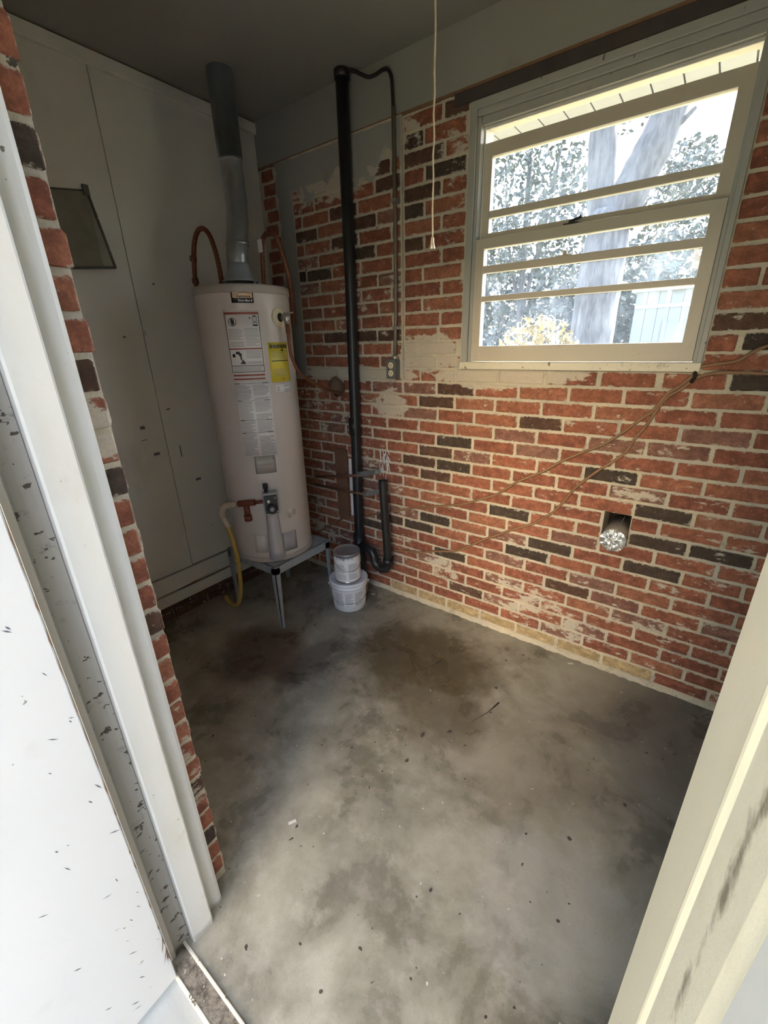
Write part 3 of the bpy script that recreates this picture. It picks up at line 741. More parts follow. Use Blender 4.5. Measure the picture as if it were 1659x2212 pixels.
l2 = hp(slab(-60.5, -18.0, 1.043, 1.412), 'instruction_label', M['labelwhite'])
mb = MB()
for z0, z1 in ((1.33, 1.398), (1.232, 1.318), (1.168, 1.222), (1.052, 1.158)):
    lines(mb, -58.5, -41.5, z0, z1, .0066, .0028); lines(mb, -39, -20, z0, z1, .0066, .0028)
hp(mb, 'print', M['printlight'], l2)['kind'] = 'stuff'
for z in (1.404, 1.322, 1.2255, 1.162):
    mb = MB(); patch(mb, -59.5, -54, z, z + .004, .0017); patch(mb, -54, -27, z + .0012, z + .0028, .0017); patch(mb, -27, -19.5, z, z + .004, .0017)
    hp(mb, 'rule', M['print'], l2)
# yellow energy label
en = hp(slab(-14.6, 16.5, 1.404, 1.590), 'energy_label', M['labelyellow']); en['label'] = 'yellow energy label'
mb = cyl_text(MB(), 'ENERGYGUIDE', -12.6, 15.0, 1.565, .021, .0022, 0, .0011)
patch(mb, -12, 15, 1.503, 1.507, .0018); patch(mb, 4.5, 6.5, 1.556, 1.560, .0018); patch(mb, 2, 4.5, 1.417, 1.421, .0018); patch(mb, 4.2, 7.4, 1.551, 1.556, .0018)
hp(mb, 'print', M['labelblack'], en)['kind'] = 'stuff'
mb = MB(); lines(mb, -11.5, 13, 1.51, 1.547, .008, .0018); lines(mb, -11, 12, 1.43, 1.468, .0065, .0016)
hp(mb, 'fine_print', M['printlight'], en)['kind'] = 'stuff'
bc = hp(slab(-10.4, 15.2, 1.351, 1.393), 'barcode_label', M['labelwhite'])
mb = MB(); lines(mb, 2.5, 13, 1.356, 1.388, .0062, .003)
for i in range(5): patch(mb, -8.5 + i * .8, -8.1 + i * .8, 1.36, 1.384, .0017)
hp(mb, 'print', M['printlight'], bc)['kind'] = 'stuff'
pl_ = hp(slab(-49, -22.4, .948, 1.041), 'rating_plate', M['tankcap'])
mb = MB()
for (a0, a1, z0, z1) in [(-49, -48.5, .948, 1.041), (-22.9, -22.4, .948, 1.041), (-49, -22.4, .948, .950), (-49, -22.4, 1.039, 1.041), (-46, -25, .995, .9965), (-25.6, -24.4, 1.022, 1.03)]: patch(mb, a0, a1, z0, z1, .0017)
hp(mb, 'border', M['print'], pl_)
# relief valve
ar = 8.6
def radial(a, r0, z): return Vector(cylpt(a, z, r0))
def frame_at(a, z):
    n = Vector((math.cos(R(a)), math.sin(R(a)), 0)); t_ = Vector((-math.sin(R(a)), math.cos(R(a)), 0)); return Vector(cylpt(a, z)), n, t_, Vector((0, 0, 1))
def disc_on(mb, a, z, prof, seg=24):
    c0, n, tt, u = frame_at(a, z); base = len(mb.v)
    for (r, d) in prof:
        for k in range(seg):
            q = 2 * math.pi * k / seg; mb.v.append(tuple(c0 + n * d + tt * (r * math.cos(q)) + u * (r * math.sin(q))))
    for i in range(len(prof) - 1):
        for k in range(seg):
            k2 = (k + 1) % seg; mb.f.append((base + i * seg + k, base + i * seg + k2, base + (i + 1) * seg + k2, base + (i + 1) * seg + k)); mb.sm.append(True)
    mb.f.append(tuple(base + (len(prof) - 1) * seg + k for k in range(seg))); mb.sm.append(False); return mb
rv = hp(disc_on(MB(), 7, 1.703, [(.046, -.002), (.046, .003), (.038, .006), (.022, .007)]), 'relief_flange', M['ivory'])
hp(disc_on(MB(), 7, 1.703, [(.020, .006), (.020, .008), (.0, .008)]), 'flange_hole', M['dark'], rv)
mb = MB(); c0, n_, t_, u_ = frame_at(9, 1.702)
mb.tube([c0, c0 + n_ * .045], .013, 12); mb.tube([c0 + n_ * .04 + u_ * .02, c0 + n_ * .04 - u_ * .03], .015, 12); mb.tube([c0 + n_ * .045 + u_ * .018, c0 + n_ * .06 + u_ * .022 + t_ * .025], .005, 8)
hp(mb, 'relief_valve', M['steel'])
mb = MB(); s0 = c0 + n_ * .04 - u_ * .028
mb.tube([s0, s0 - u_ * .045], .011, 12)
P_ = smooth_path([s0 - u_ * .04, s0 - u_ * .10, s0 - u_ * .16 + Vector((-.0, .01, 0)), s0 + Vector((.0, .05, -.23)), s0 + Vector((.0, .13, -.28)), s0 + Vector((-.0, .24, -.335)), s0 + Vector((-.02, .36, -.36))], 8)
mb.tube(P_, [.0075 + .0012 * (i % 2) for i in range(len(P_))], 10)
hp(mb, 'relief_tube', M['copper'])
# gas valve and burner cover
AV = -35.5
def vbox(mb, a, z0, z1, hw, d0, d1, hw2=None, tilt=0.0):
    c0, n, tt, u = frame_at(a, 0); hw2 = hw if hw2 is None else hw2
    vs = []
    for d in (d0, d1):
        for (z, h) in ((z0, hw), (z1, hw2)):
            for sg in (-1, 1): vs.append(c0 + n * (d + (tilt if z == z0 else 0)) + tt * (h * sg) + Vector((0, 0, z)))
    return mb.add(vs, [(0, 1, 3, 2), (4, 6, 7, 5), (0, 4, 5, 1), (2, 3, 7, 6), (0, 2, 6, 4), (1, 5, 7, 3)])
gv = hp(vbox(MB(), AV, .735, .855, .040, -.01, .062, .036), 'gas_valve', M['valvegrey'])
hp(vbox(MB(), AV, .744, .846, .034, .062, .066), 'valve_face', M['labelblack'], gv)
def on_valve(prof, du, dz, seg=22):
    mb = MB(); c0, n, tt, u = frame_at(AV, .795); base = 0
    for (r, d) in prof:
        for k in range(seg):
            q = 2 * math.pi * k / seg; mb.v.append(tuple(c0 + n * d + tt * (du + r * math.cos(q)) + u * (dz + r * math.sin(q))))
    for i in range(len(prof) - 1):
        for k in range(seg):
            k2 = (k + 1) % seg; mb.f.append((i * seg + k, i * seg + k2, (i + 1) * seg + k2, (i + 1) * seg + k)); mb.sm.append(True)
    mb.f.append(tuple((len(prof) - 1) * seg + k for k in range(seg))); mb.sm.append(False); return mb
hp(on_valve([(.027, .066), (.027, .078), (.023, .082)], .002, -.024), 'temperature_dial', M['blackdull'], gv)
hp(on_valve([(.012, .082), (.012, .085), (.0, .086)], .002, -.024), 'dial_centre', M['valvegrey'], gv)
hp(on_valve([(.008, .066), (.008, .076), (.0, .078)], -.012, .018), 'igniter_button', M['labelwhite'], gv)
hp(on_valve([(.006, .066), (.006, .074), (.0, .075)], .022, .036), 'screw', M['steel'], gv)
hp(on_valve([(.005, .066), (.005, .074), (.0, .075)], .028, -.042), 'screw', M['steel'], gv)
mb = MB(); c0, n, tt, u = frame_at(AV - 4, .855)
mb.tube([c0 + n * .03, c0 + n * .03 + u * .022], .009, 12); mb.tube([c0 + n * .03 + u * .018, c0 + n * .03 + u * .045], .014, 14)
hp(mb, 'pilot_knob', M['blackdull'], gv)
# half round cover running from the valve to the base
mb = MB(); c0, n, tt, u = frame_at(AV, 0); seg = 14; rows_ = [(.735, .030, .020), (.70, .034, .030), (.50, .044, .052), (.455, .046, .056)]
for (z, hw, d) in rows_:
    for k in range(seg + 1):
        q = math.pi * k / seg; mb.v.append(tuple(c0 + tt * (hw * math.cos(q)) + n * (-.004 + d * math.sin(q) ** .7) + u * z))
for i in range(len(rows_) - 1):
    for k in range(seg): b = i * (seg + 1) + k; mb.f.append((b, b + 1, b + seg + 2, b + seg + 1)); mb.sm.append(True)
mb.f.append(tuple((len(rows_) - 1) * (seg + 1) + k for k in range(seg + 1))); mb.sm.append(False)
mb.f.append(tuple(range(seg + 1))); mb.sm.append(False)
hp(mb, 'burner_cover', M['cover'])
hp(slab(-24.8, -5.2, .480, .592, .008), 'access_plate', M['cover']); hp(slab(-64.0, -47.2, .488, .594, .004), 'access_plate', M['tank'])
mb = MB()   # torn foil over the drain hole
c0, n, tt, u = frame_at(-8.9, .701); rg2 = random.Random(5)
vs = [c0 + n * .006]; 
for i in range(16):
    q = 2 * math.pi * i / 16; r_ = .026 + rg2.uniform(-.008, .006); vs.append(c0 + n * rg2.uniform(.001, .010) + tt * r_ * math.cos(q) + u * r_ * math.sin(q))
mb.add(vs, [(0, 1 + i, 1 + (i + 1) % 16) for i in range(16)]); hp(mb, 'drain_foil', M['foil'])
# draft hood on the tank top
mb = MB(); mb.lathe([(.085, 1.872), (.088, 1.874), (.078, 1.885), (.054, 1.925), (.052, 1.955)], (HX, HY, 0), 36)
dh = hp(mb, 'draft_hood', M['galvdull'])
for a in (20, 140, 260):
    hp(MB().tube([(HX + .082 * math.cos(R(a)), HY + .082 * math.sin(R(a)), 1.842), (HX + .078 * math.cos(R(a)), HY + .078 * math.sin(R(a)), 1.876)], .006, 8), 'hood_leg', M['galvdull'], dh)
hp(MB().lathe([(.06, 1.846), (.06, 1.851), (.0, 1.852)], (HX, HY, 0), 30), 'hood_gap_shade', M['dark'])  # black disc painted for the dark gap under the hood
# red iron tee on the gas inlet
mb = MB(); v0 = Vector((-.632, -.704, .803)); v1 = Vector((-.775, -.775, .782))
mb.tube([v0, v0 + (v1 - v0) * .45], .010, 12); mb.tube([v0 + (v1 - v0) * .4, v1], .017, 14)
dl = v0 + (v1 - v0) * .72; mb.tube([dl, dl - Vector((0, 0, .075))], .016, 14); mb.tube([dl - Vector((0, 0, .07)), dl - Vector((0, 0, .10))], [.021, .021], 14)
hp(mb, 'gas_tee', M['redpipe'])

# stand under the heater
st = empty('heater_stand', (-.83, -.50, 0)); tag(st, 'square grey galvanised metal stand carrying the water heater', 'stand')
hw = .222
mb = MB(); mb.box(-hw, hw, -hw, hw, .412, .420, .002)
mb.box(-hw, hw, -hw, -hw + .006, .362, .42, .002); mb.box(-hw, hw, hw - .006, hw, .362, .42, .002); mb.box(-hw, -hw + .006, -hw, hw, .362, .42, .002); mb.box(hw - .006, hw, -hw, hw, .362, .42, .002)
mb.build('stand_top', M['galvdull'], st)
for sx in (-1, 1):
    for sy in (-1, 1):
        x, y = sx * hw, sy * hw; a = .042
        mb = MB()   # tapering angle-iron leg
        for (dx, dy) in ((1, 0), (0, 1)):
            vs = []
            for (z, ww) in ((0.0, .020), (.405, .036)):
                sh = .0
                if dx: vs += [(x + sx * sh, y, z), (x - sx * ww, y, z), (x - sx * ww, y - sy * .004, z), (x, y - sy * .004, z)]
                else: vs += [(x, y, z), (x, y - sy * ww, z), (x - sx * .004, y - sy * ww, z), (x - sx * .004, y, z)]
            mb.add(vs, [(0, 1, 5, 4), (1, 2, 6, 5), (2, 3, 7, 6), (3, 0, 4, 7), (0, 3, 2, 1), (4, 5, 6, 7)])
        mb.build('leg', M['galvdull'], st)

# flue
fl = empty('flue_pipe', (HX, HY, 1.95)); tag(fl, 'dull metal flue pipe rising from the water heater to the ceiling', 'flue pipe')
def rel(mb, o): mb.v = [(x - o[0], y - o[1], z - o[2]) for x, y, z in mb.v]; return mb
fo = (HX, HY, 1.95)
P_ = smooth_path([(-.826, -.534, 1.94), (-.827, -.532, 1.99), (-.842, -.508, 2.06), (-.862, -.478, 2.15), (-.890, -.450, 2.24), (-.912, -.432, 2.33), (-.922, -.427, 2.45)], 6)
rel(MB().tube(P_, [.051 + (.002 if i % 6 == 0 else 0) for i in range(len(P_))], 24), fo).build('lower_section', M['galv'], fl)
rel(MB().tube([(-.922, -.427, 2.40), (-.922, -.427, 2.412), (-.924, -.426, 2.414), (-.93, -.42, ZC - .004)], [.052, .058, .058, .058], 28), fo).build('upper_section', M['galvdull'], fl)
rel(MB().lathe([(.056, 2.035), (.057, 2.04), (.056, 2.05)], (-.8385, -.513, 0), 24), fo).build('joint_band', M['galv'], fl)

# copper flexible connectors
def flex(name, label, pts, r, group):
    P_ = smooth_path(pts, 9); o0 = Vector(pts[0])
    mb = MB().tube([p - o0 for p in P_], [r + (.0016 if i % 2 else 0) for i in range(len(P_))], 12)
    e = empty(name, o0); tag(e, label, 'water pipe', group)
    mb.build('flex_tube', M['copper'], e); return e, o0
e1, o1 = flex('water_connector', 'arched copper flexible pipe left of the flue, looping down behind the heater', [(-.885, -.60, 1.846), (-.89, -.60, 1.94), (-.905, -.60, 2.02), (-.935, -.60, 2.085), (-.985, -.60, 2.115), (-1.035, -.60, 2.10), (-1.075, -.60, 2.05), (-1.10, -.60, 1.97), (-1.112, -.60, 1.88), (-1.118, -.59, 1.70), (-1.12, -.57, 1.45)], .0105, 'copper connectors on the heater')
for z in (1.90, 2.0): MB().lathe([(.016, -.012), (.017, 0), (.016, .012)], (-1.1 - .012 * (2.0 - z) * 10 - o1.x, -.60 - o1.y, z - o1.z), 14).build('brass_nut', M['coppergrime'], e1)
MB().lathe([(.017, 0), (.018, .012), (.014, .03)], (0, 0, -.002), 14).build('brass_nut', M['coppergrime'], e1)
e2, o2 = flex('water_connector', 'dark copper pipe right of the flue with a white tag at its bend', [(-.790, -.42, 1.843), (-.783, -.42, 1.93), (-.772, -.42, 2.02), (-.755, -.42, 2.068), (-.715, -.42, 2.085), (-.675, -.41, 2.07), (-.662, -.40, 2.02), (-.650, -.39, 1.96), (-.655, -.365, 1.87), (-.69, -.33, 1.78), (-.74, -.29, 1.68)], .0095, 'copper connectors on the heater')
MB().box(.004, .034, -.0135, -.0105, .165, .222, .001).build('white_tag', M['labelwhite'], e2)
MB().lathe([(.015, -.01), (.016, .004), (.014, .02)], (0, 0, .01), 14).build('brass_nut', M['coppergrime'], e2)

# yellow gas hose
gh = empty('gas_hose', (-.80, -.79, .78)); tag(gh, 'yellow flexible gas hose drooping from the red tee to the floor beside the stand', 'hose'); go = (-.80, -.79, .78)
P_ = smooth_path([(-.80, -.79, .778), (-.87, -.80, .757), (-.905, -.80, .715), (-.915, -.795, .675), (-.895, -.79, .63), (-.875, -.785, .55), (-.872, -.775, .44), (-.885, -.77, .32), (-.91, -.765, .20), (-.955, -.76, .09), (-1.02, -.755, .032), (-1.09, -.75, .024), (-1.14, -.74, .05)], 8)
rel(MB().tube(P_[30:], .0125, 12), go).build('hose', M['yellowhose'], gh)
q_ = P_[:34]; rel(MB().tube(q_, [.0135 + .004 * random.random() for _ in q_], 12), go).build('wrapped_joint', M['tape'], gh)

# ---------------------------------------------------------------- black waste stack with trap
sp = empty('waste_stack', (-.53, -.065, 0)); tag(sp, 'tall black plastic waste pipe running floor to ceiling against the brick wall', 'pipe'); sp_o = (-.53, -.065, 0)
rel(MB().tube([(-.540, -.065, .0), (-.537, -.065, .30), (-.508, -.065, 1.9), (-.502, -.065, ZC - .02)], .0305, 24), sp_o).build('stack_pipe', M['black'], sp)
rel(MB().tube([(-.502, -.065, ZC - .035), (-.502, -.065, ZC - .004)], .037, 24), sp_o).build('ceiling_collar', M['black'], sp)
rel(MB().tube([(-.530, -.065, 1.06), (-.529, -.065, 1.16)], .0345, 24), sp_o).build('coupling', M['black'], sp)
rel(MB().tube([(-.540, -.065, .0), (-.539, -.065, .22), (-.538, -.065, .235), (-.538, -.065, .40)], [.043, .043, .038, .038], 24), sp_o).build('sanitary_tee', M['black'], sp)
zt = .235
trap = smooth_path([(-.52, -.075, .318), (-.455, -.09, .320), (-.415, -.095, .312), (-.392, -.098, .285), (-.385, -.10, .255), (-.365, -.10, .225), (-.328, -.10, .212), (-.292, -.10, .228), (-.277, -.10, .262), (-.276, -.10, .285)], 6)
rel(MB().tube(trap, [.0285] * len(trap), 20), sp_o).build('p_trap', M['black'], sp)
rel(MB().tube([(-.276, -.10, .262), (-.276, -.10, .30)], .032, 20), sp_o).build('trap_hub', M['black'], sp)
P_ = [(-.276, -.10, .28), (-.302, -.10, .815)]
mb = rel(MB().tube(P_, .0245, 20, cap=False), sp_o); mb2 = rel(MB().tube(P_, .0215, 20, cap=False), sp_o); mb.add(mb2.v, mb2.f, True)
mb.build('standpipe', M['black'], sp)
# copper stubs strapped to the stack
for i, (z0, z1, sx, lab) in enumerate([(.724, .822, -.925, 'upper brown copper tube held to the black stack by a strap'), (.665, .702, -.93, 'lower brown copper tube held to the black stack by a strap')]):
    e = empty('copper_tube', (-.53, -.10, z1)); tag(e, lab, 'pipe', 'copper tubes behind the stack')
    a = Vector((sx, -.04, z0)); b = Vector((-.47 if i == 0 else -.43, -.10, z1 + (.0 if i == 0 else .0))); o0 = Vector((-.53, -.10, z1))
    MB().tube([a - o0, (a + b) / 2 - o0 + Vector((0, 0, -.004)), b - o0], .0085, 10).build('tube', M['coppergrime'], e)
    mb = MB(); x0 = b.x - .03
    pts = [(x0, -.102), (x0 + .03, -.104), (x0 + .06, -.07), (x0 + .085, -.03), (x0 + .12, -.012)]
    for j in range(len(pts) - 1):
        (xa, ya), (xb, yb) = pts[j], pts[j + 1]
        for dz in (0,):
            mb.add([Vector((xa, ya, z1 - .014 + j * .003)) - o0, Vector((xb, yb, z1 - .014 + (j + 1) * .003)) - o0, Vector((xb, yb, z1 + .018 + (j + 1) * .003)) - o0, Vector((xa, ya, z1 + .018 + j * .003)) - o0,
                    Vector((xa, ya + .002, z1 - .014 + j * .003)) - o0, Vector((xb, yb + .002, z1 - .014 + (j + 1) * .003)) - o0, Vector((xb, yb + .002, z1 + .018 + (j + 1) * .003)) - o0, Vector((xa, ya + .002, z1 + .018 + j * .003)) - o0],
                   [(0, 1, 2, 3), (4, 7, 6, 5), (0, 4, 5, 1), (3, 2, 6, 7)])
    mb.build('strap', M['boxgrey'], e)
    MB().lathe([(.006, 0), (.005, -.004), (0, -.006)], (x0 + .095 - o0.x, -.022 - o0.y, z1 + .012 - o0.z), 10, 'y').build('nail_head', M['steel'], e)

# plank and pale strip on the wall
o = rel(MB().box(-.752, -.652, -.024, -.003, .462, .940, .003), (-.70, 0, .462)).build('wall_plank', M['woodplank']); o.location = (-.70, 0, .462)
tag(o, 'short upright brown plank fixed to the brick wall between heater and black pipe', 'plank')
o = rel(MB().box(-.640, -.622, -.014, -.003, .49, .885, .002), (-.63, 0, .49)).build('wall_strip', M['labelwhite']); o.location = (-.63, 0, .49)
tag(o, 'narrow off-white strip beside the brown plank on the brick wall', 'strip')

# ---------------------------------------------------------------- conduit and outlet
ct = empty('outlet_conduit', (-.25, -.03, 1.39)); tag(ct, 'thin metal conduit dropping down the bricks to a grey two-socket outlet box', 'outlet'); c_o = (-.25, -.03, 1.39)
rel(MB().tube([(-.247, -.033, 1.49), (-.242, -.033, 1.58), (-.236, -.033, 1.70), (-.232, -.033, 2.1), (-.236, -.033, 2.56)], .0095, 12), c_o).build('conduit', M['conduit'], ct)
P_ = smooth_path([(-.236, -.033, 2.55), (-.240, -.033, 2.62), (-.245, -.033, 2.665), (-.262, -.033, 2.695), (-.29, -.033, 2.703), (-.33, -.033, 2.698), (-.37, -.035, 2.70), (-.41, -.04, 2.72), (-.445, -.05, 2.738), (-.49, -.06, 2.748)], 6)
rel(MB().tube(P_, [.0075] * len(P_), 10), c_o).build('flexible_cable', M['blackdull'], ct)
rel(MB().box(-.284, -.226, -.056, -.011, 1.394, 1.490, .004), c_o).build('outlet_box', M['boxgrey'], ct)
pl2 = rel(MB().box(-.286, -.224, -.0595, -.056, 1.392, 1.492, .0012), c_o).build('cover_plate', M['boxgrey'], ct)
for z in (1.421, 1.461):
    r_ = rel(MB().lathe([(.0165, 0), (.0165, -.003), (.015, -.004)], (-.255, -.0590, z), 20, 'y'), c_o).build('receptacle', M['ivory'], pl2)
    rel(MB().box(-.2622, -.2602, -.0640, -.0628, z - .004, z + .007).box(-.2502, -.2482, -.0640, -.0628, z - .003, z + .006).box(-.257, -.253, -.0640, -.0628, z - .011, z - .007), c_o).build('slot', M['dark'], pl2)
rel(MB().tube([(-.247, -.033, 1.488), (-.247, -.033, 1.512)], .014, 12), c_o).build('connector_nut', M['steel'], ct)
for z in (1.64, 2.20): rel(MB().box(-.250, -.215, -.046, -.010, z, z + .016, .002), c_o).build('pipe_strap', M['steel'], ct)

# pull cord
pc = empty('pull_cord', (.402, -.75, 1.84)); tag(pc, 'thin cord hanging from the ceiling with a small metal bell at its end', 'pull cord'); p_o = (.402, -.75, 1.84)
P_ = [(.402 + .0012 * math.sin(i * 1.3), -.75 + .001 * math.cos(i * 1.7), 1.862 + (ZC - 1.862) * i / 40) for i in range(41)]
rel(MB().tube(P_, [.0022 + .0005 * (i % 2) for i in range(41)], 8), p_o).build('cord', M['string'], pc)
rel(MB().lathe([(.003, 1.866), (.0045, 1.862), (.0055, 1.850), (.0085, 1.836), (.0088, 1.833), (.006, 1.834)], (.402, -.75, 0), 16), p_o).build('bell', M['brass'], pc)

# ---------------------------------------------------------------- cables along the wall
CA = [(1.8, 1.62), (1.45, 1.585), (1.291, 1.532), (1.251, 1.508), (1.217, 1.483), (1.164, 1.473), (1.116, 1.462), (1.103, 1.437), (1.068, 1.394), (1.029, 1.36), (0.995, 1.296), (0.958, 1.26), (0.919, 1.217), (0.864, 1.165), (0.82, 1.131), (0.756, 1.097), (0.671, 1.043), (0.601, 0.988), (0.525, 0.943), (0.466, 0.905), (0.384, 0.833), (0.275, 0.779), (0.198, 0.74), (0.057, 0.698), (-0.131, 0.647), (-0.254, 0.604), (-0.392, 0.561), (-0.466, 0.523), (-0.527, 0.5), (-0.605, 0.488), (-0.696, 0.459), (-0.792, 0.404), (-0.893, 0.338), (-0.977, 0.283)]
CB = [(1.8, 1.44), (1.45, 1.438), (1.312, 1.442), (1.191, 1.445), (1.148, 1.438), (1.11, 1.422), (1.077, 1.386), (1.031, 1.347), (1.003, 1.287), (0.978, 1.228), (0.952, 1.182), (0.928, 1.122), (0.894, 1.081), (0.85, 1.041), (0.805, 0.995), (0.759, 0.941), (0.727, 0.893), (0.707, 0.852), (0.663, 0.787), (0.627, 0.753), (0.582, 0.712), (0.53, 0.682), (0.467, 0.646), (0.379, 0.59), (0.309, 0.547), (0.236, 0.491), (0.148, 0.435), (0.019, 0.399), (-0.099, 0.357), (-0.258, 0.327), (-0.317, 0.309), (-0.401, 0.293), (-0.508, 0.281), (-.60, .27)]
for pts, lab in ((CA, 'upper tan cable sagging across the brick wall towards the heater'), (CB, 'lower tan cable sagging across the brick wall to the trap')):
    P_ = smooth_path([(x, -.013 if -.75 < x else -.013 - .02 * 0, z) for x, z in pts], 4)
    o0 = Vector((.5, 0, 1)); o = MB().tube([p - o0 for p in P_], .0062, 10).build('wall_cable', M['cable']); o.location = o0
    tag(o, lab, 'cable')
nl = empty('cable_nail', (1.103, -.02, 1.43)); tag(nl, 'dark bent nail holding both cables at the window corner', 'nail')
MB().tube([(0, .02, .02), (.002, -.006, .012), (.004, -.012, -.005), (-.004, -.008, -.022)], .006, 8).build('nail', M['dark'], nl)
o = MB().lathe([(0, .045), (.03, .03), (.055, 0), (.05, -.03), (.02, -.055), (0, -.06)], (0, 0, 0), 14).build('mortar_clump', M['dirt'])
for v in o.data.vertices: v.co *= 1 + .25 * random.uniform(-1, 1); 
for v in o.data.vertices: v.co.y *= .6
o.location = (-.69, -.03, 1.345); tag(o, 'rough brown dirt clump on the bricks where the relief tube meets the wall', 'dirt clump')

# dryer duct stub
dc = empty('duct_stub', (.947, -.05, .735)); tag(dc, 'short round metal duct poking from a hole in the bricks, its end stuffed with foil', 'duct')
MB().lathe([(.0505, .20), (.0505, .04), (.0510, 0), (.0505, -.020)], (0, 0, 0), 32, 'y').build('duct_tube', M['ductmetal'], dc)
MB().box(.008, .0115, -.015, .18, .0498, .0525).build('duct_seam', M['galvdull'], dc)
bm = bmesh.new(); bmesh.ops.create_circle(bm, cap_ends=True, cap_tris=True, segments=28, radius=.052)
bmesh.ops.subdivide_edges(bm, edges=bm.edges[:], cuts=4, use_grid_fill=True); bmesh.ops.triangulate(bm, faces=bm.faces[:]); rg4 = random.Random(9)
for v in bm.verts:
    r_ = math.hypot(v.co.x, v.co.y); x, y = v.co.x, v.co.y
    v.co = Vector((x * (1 + .02 * rg4.random()), -.021 - .012 * (1 - (r_ / .052) ** 2) - .006 * rg4.random() - .005 * math.sin(x * 160) * math.cos(y * 190), y * (1 + .02 * rg4.random())))
MB().bm(bm).build('foil_plug', M['foil'], dc)
MB().box(HX0 - .02, HX1 + .02, .158, .17, HZ0 - .02, HZ1 + .02).build('hole_back', M['dark'], wall)

# ---------------------------------------------------------------- bucket and can
bk = empty('plastic_bucket', (-.455, -.285, 0)); tag(bk, 'white plastic bucket on the floor with a paint can standing on its lid', 'bucket')
MB().lathe([(.094, .002), (.098, .0), (.102, .004), (.113, .165), (.114, .168)], (0, 0, 0), 48).build('bucket_body', M['plasticwhite'], bk)
MB().lathe([(.114, .160), (.121, .162), (.122, .176), (.1195, .178), (.1195, .184), (.123, .186), (.123, .199), (.119, .203), (.112, .2035), (.109, .199), (0, .199)], (0, 0, 0), 48).build('bucket_lid', M['plasticwhite'], bk)
def wrap(mb, r0, r1, z0, z1, H, a0, a1, off=.0008):
    n = max(1, int(abs(a1 - a0) / 5)); b = len(mb.v)
    for i in range(n + 1):
        a = R(a0 + (a1 - a0) * i / n); ra = r0 + (r1 - r0) * z0 / H + off; rb = r0 + (r1 - r0) * z1 / H + off
        mb.v += [(ra * math.cos(a), ra * math.sin(a), z0), (rb * math.cos(a), rb * math.sin(a), z1)]
    for i in range(n): mb.f.append((b + 2 * i, b + 2 * i + 2, b + 2 * i + 3, b + 2 * i + 1)); mb.sm.append(True)
    return mb
lb = wrap(MB(), .102, .113, .035, .145, .165, -130, 40).build('bucket_label', M['labelwhite'], bk)
mb = MB(); rg = random.Random(4)
for (a0, a1) in ((-100, -68), (-62, -36), (-30, 2)):
    z = .138
    while z > .04: 
        e = a1 - (a1 - a0) * (.4 * rg.random() if rg.random() < .4 else 0)
        wrap(mb, .102, .113, z - .003, z, .165, a0, e, .0013); z -= .0062
mb.build('print', M['printlight'], lb)['kind'] = 'stuff'
def bail(parent, r, z, drop, a_c, mat):
    pts = []
    for i in range(25):
        t_ = math.pi * i / 24; a = R(a_c) + (t_ - math.pi / 2) * 1.0
        pts.append((r * 1.03 * math.cos(a), r * 1.03 * math.sin(a), z - drop * math.sin(t_)))
    return MB().tube(smooth_path(pts, 2), .0017, 8).build('wire_handle', mat, parent)
bail(bk, .121, .165, .10, -48, M['wire'])
a = R(-48); mb = MB().tube([(.128 * math.cos(a + d), .128 * math.sin(a + d), .066) for d in (-.28, -.14, 0, .14, .28)], .0045, 10); mb.build('handle_grip', M['plasticwhite'], bk)
for s in (-1, 1): MB().tube([(.118 * math.cos(R(-48 + 90 * s)), .118 * math.sin(R(-48 + 90 * s)), .165), (.13 * math.cos(R(-48 + 90 * s)), .13 * math.sin(R(-48 + 90 * s)), .165)], .008, 10).build('handle_ear', M['plasticwhite'], bk)
pcn = empty('paint_can', (-.452, -.290, .2)); tag(pcn, 'opened gallon paint can with a pale printed wrapper, standing on the white bucket', 'paint can')
MB().lathe([(.081, .0), (.0825, .002), (.0825, .006), (.081, .008), (.081, .182), (.0825, .184), (.0835, .190), (.082, .193), (.079, .192), (.0755, .186), (.070, .183)], (0, 0, 0), 48).build('can_body', M['canmetal'], pcn)
MB().lathe([(.074, .180), (.072, .1825), (0, .1830)], (0, 0, 0), 40).build('can_lid', M['candark'], pcn)
lb = wrap(MB(), .081, .081, .012, .172, .182, -150, 60).build('can_label', M['labelwhite'], pcn)
mb = MB()
for (a0, a1, z0, z1) in ((-100, -52, .024, .062), (-100, -52, .068, .128), (-44, 0, .024, .064), (-44, 2, .07, .13)):
    z = z1
    while z > z0: wrap(mb, .081, .081, z - .0028, z, .182, a0, a1 - 12 * rg.random(), .0012); z -= .006
mb.build('print', M['printlight'], lb)['kind'] = 'stuff'
mb = MB()   # brushed black lettering under the rim, worn past reading
aa = -98
for wdt in (5, 3, 0, 4, 5, 4, 3, 5, 0, 6, 5, 0, 4, 3):
    if wdt:
        k_ = rg.random(); wrap(mb, .081, .081, .158, .171, .182, aa, aa + 1.5, .0014); wrap(mb, .081, .081, .168, .171, .182, aa, aa + wdt, .0014)
        if k_ > .3: wrap(mb, .081, .081, .163, .1655, .182, aa, aa + wdt * .8, .0014)
        if k_ > .55: wrap(mb, .081, .081, .158, .1605, .182, aa, aa + wdt, .0014)
        aa += wdt + 1.6
    else: aa += 4
mb.build('brushed_lettering', M['labelblack'], lb)
bail(pcn, .0825, .145, .062, -35, M['wire'])
for s in (-1, 1): MB().lathe([(.009, 0), (.009, .003), (0, .005)], (0, 0, 0), 12).build('handle_ear', M['canmetal'], pcn).matrix_local = Matrix.Translation((.081 * math.cos(R(-35 + 90 * s)), .081 * math.sin(R(-35 + 90 * s)), .145)) @ Matrix.Rotation(R(-35 + 90 * s), 4, 'Z') @ Matrix.Rotation(R(90), 4, 'Y')

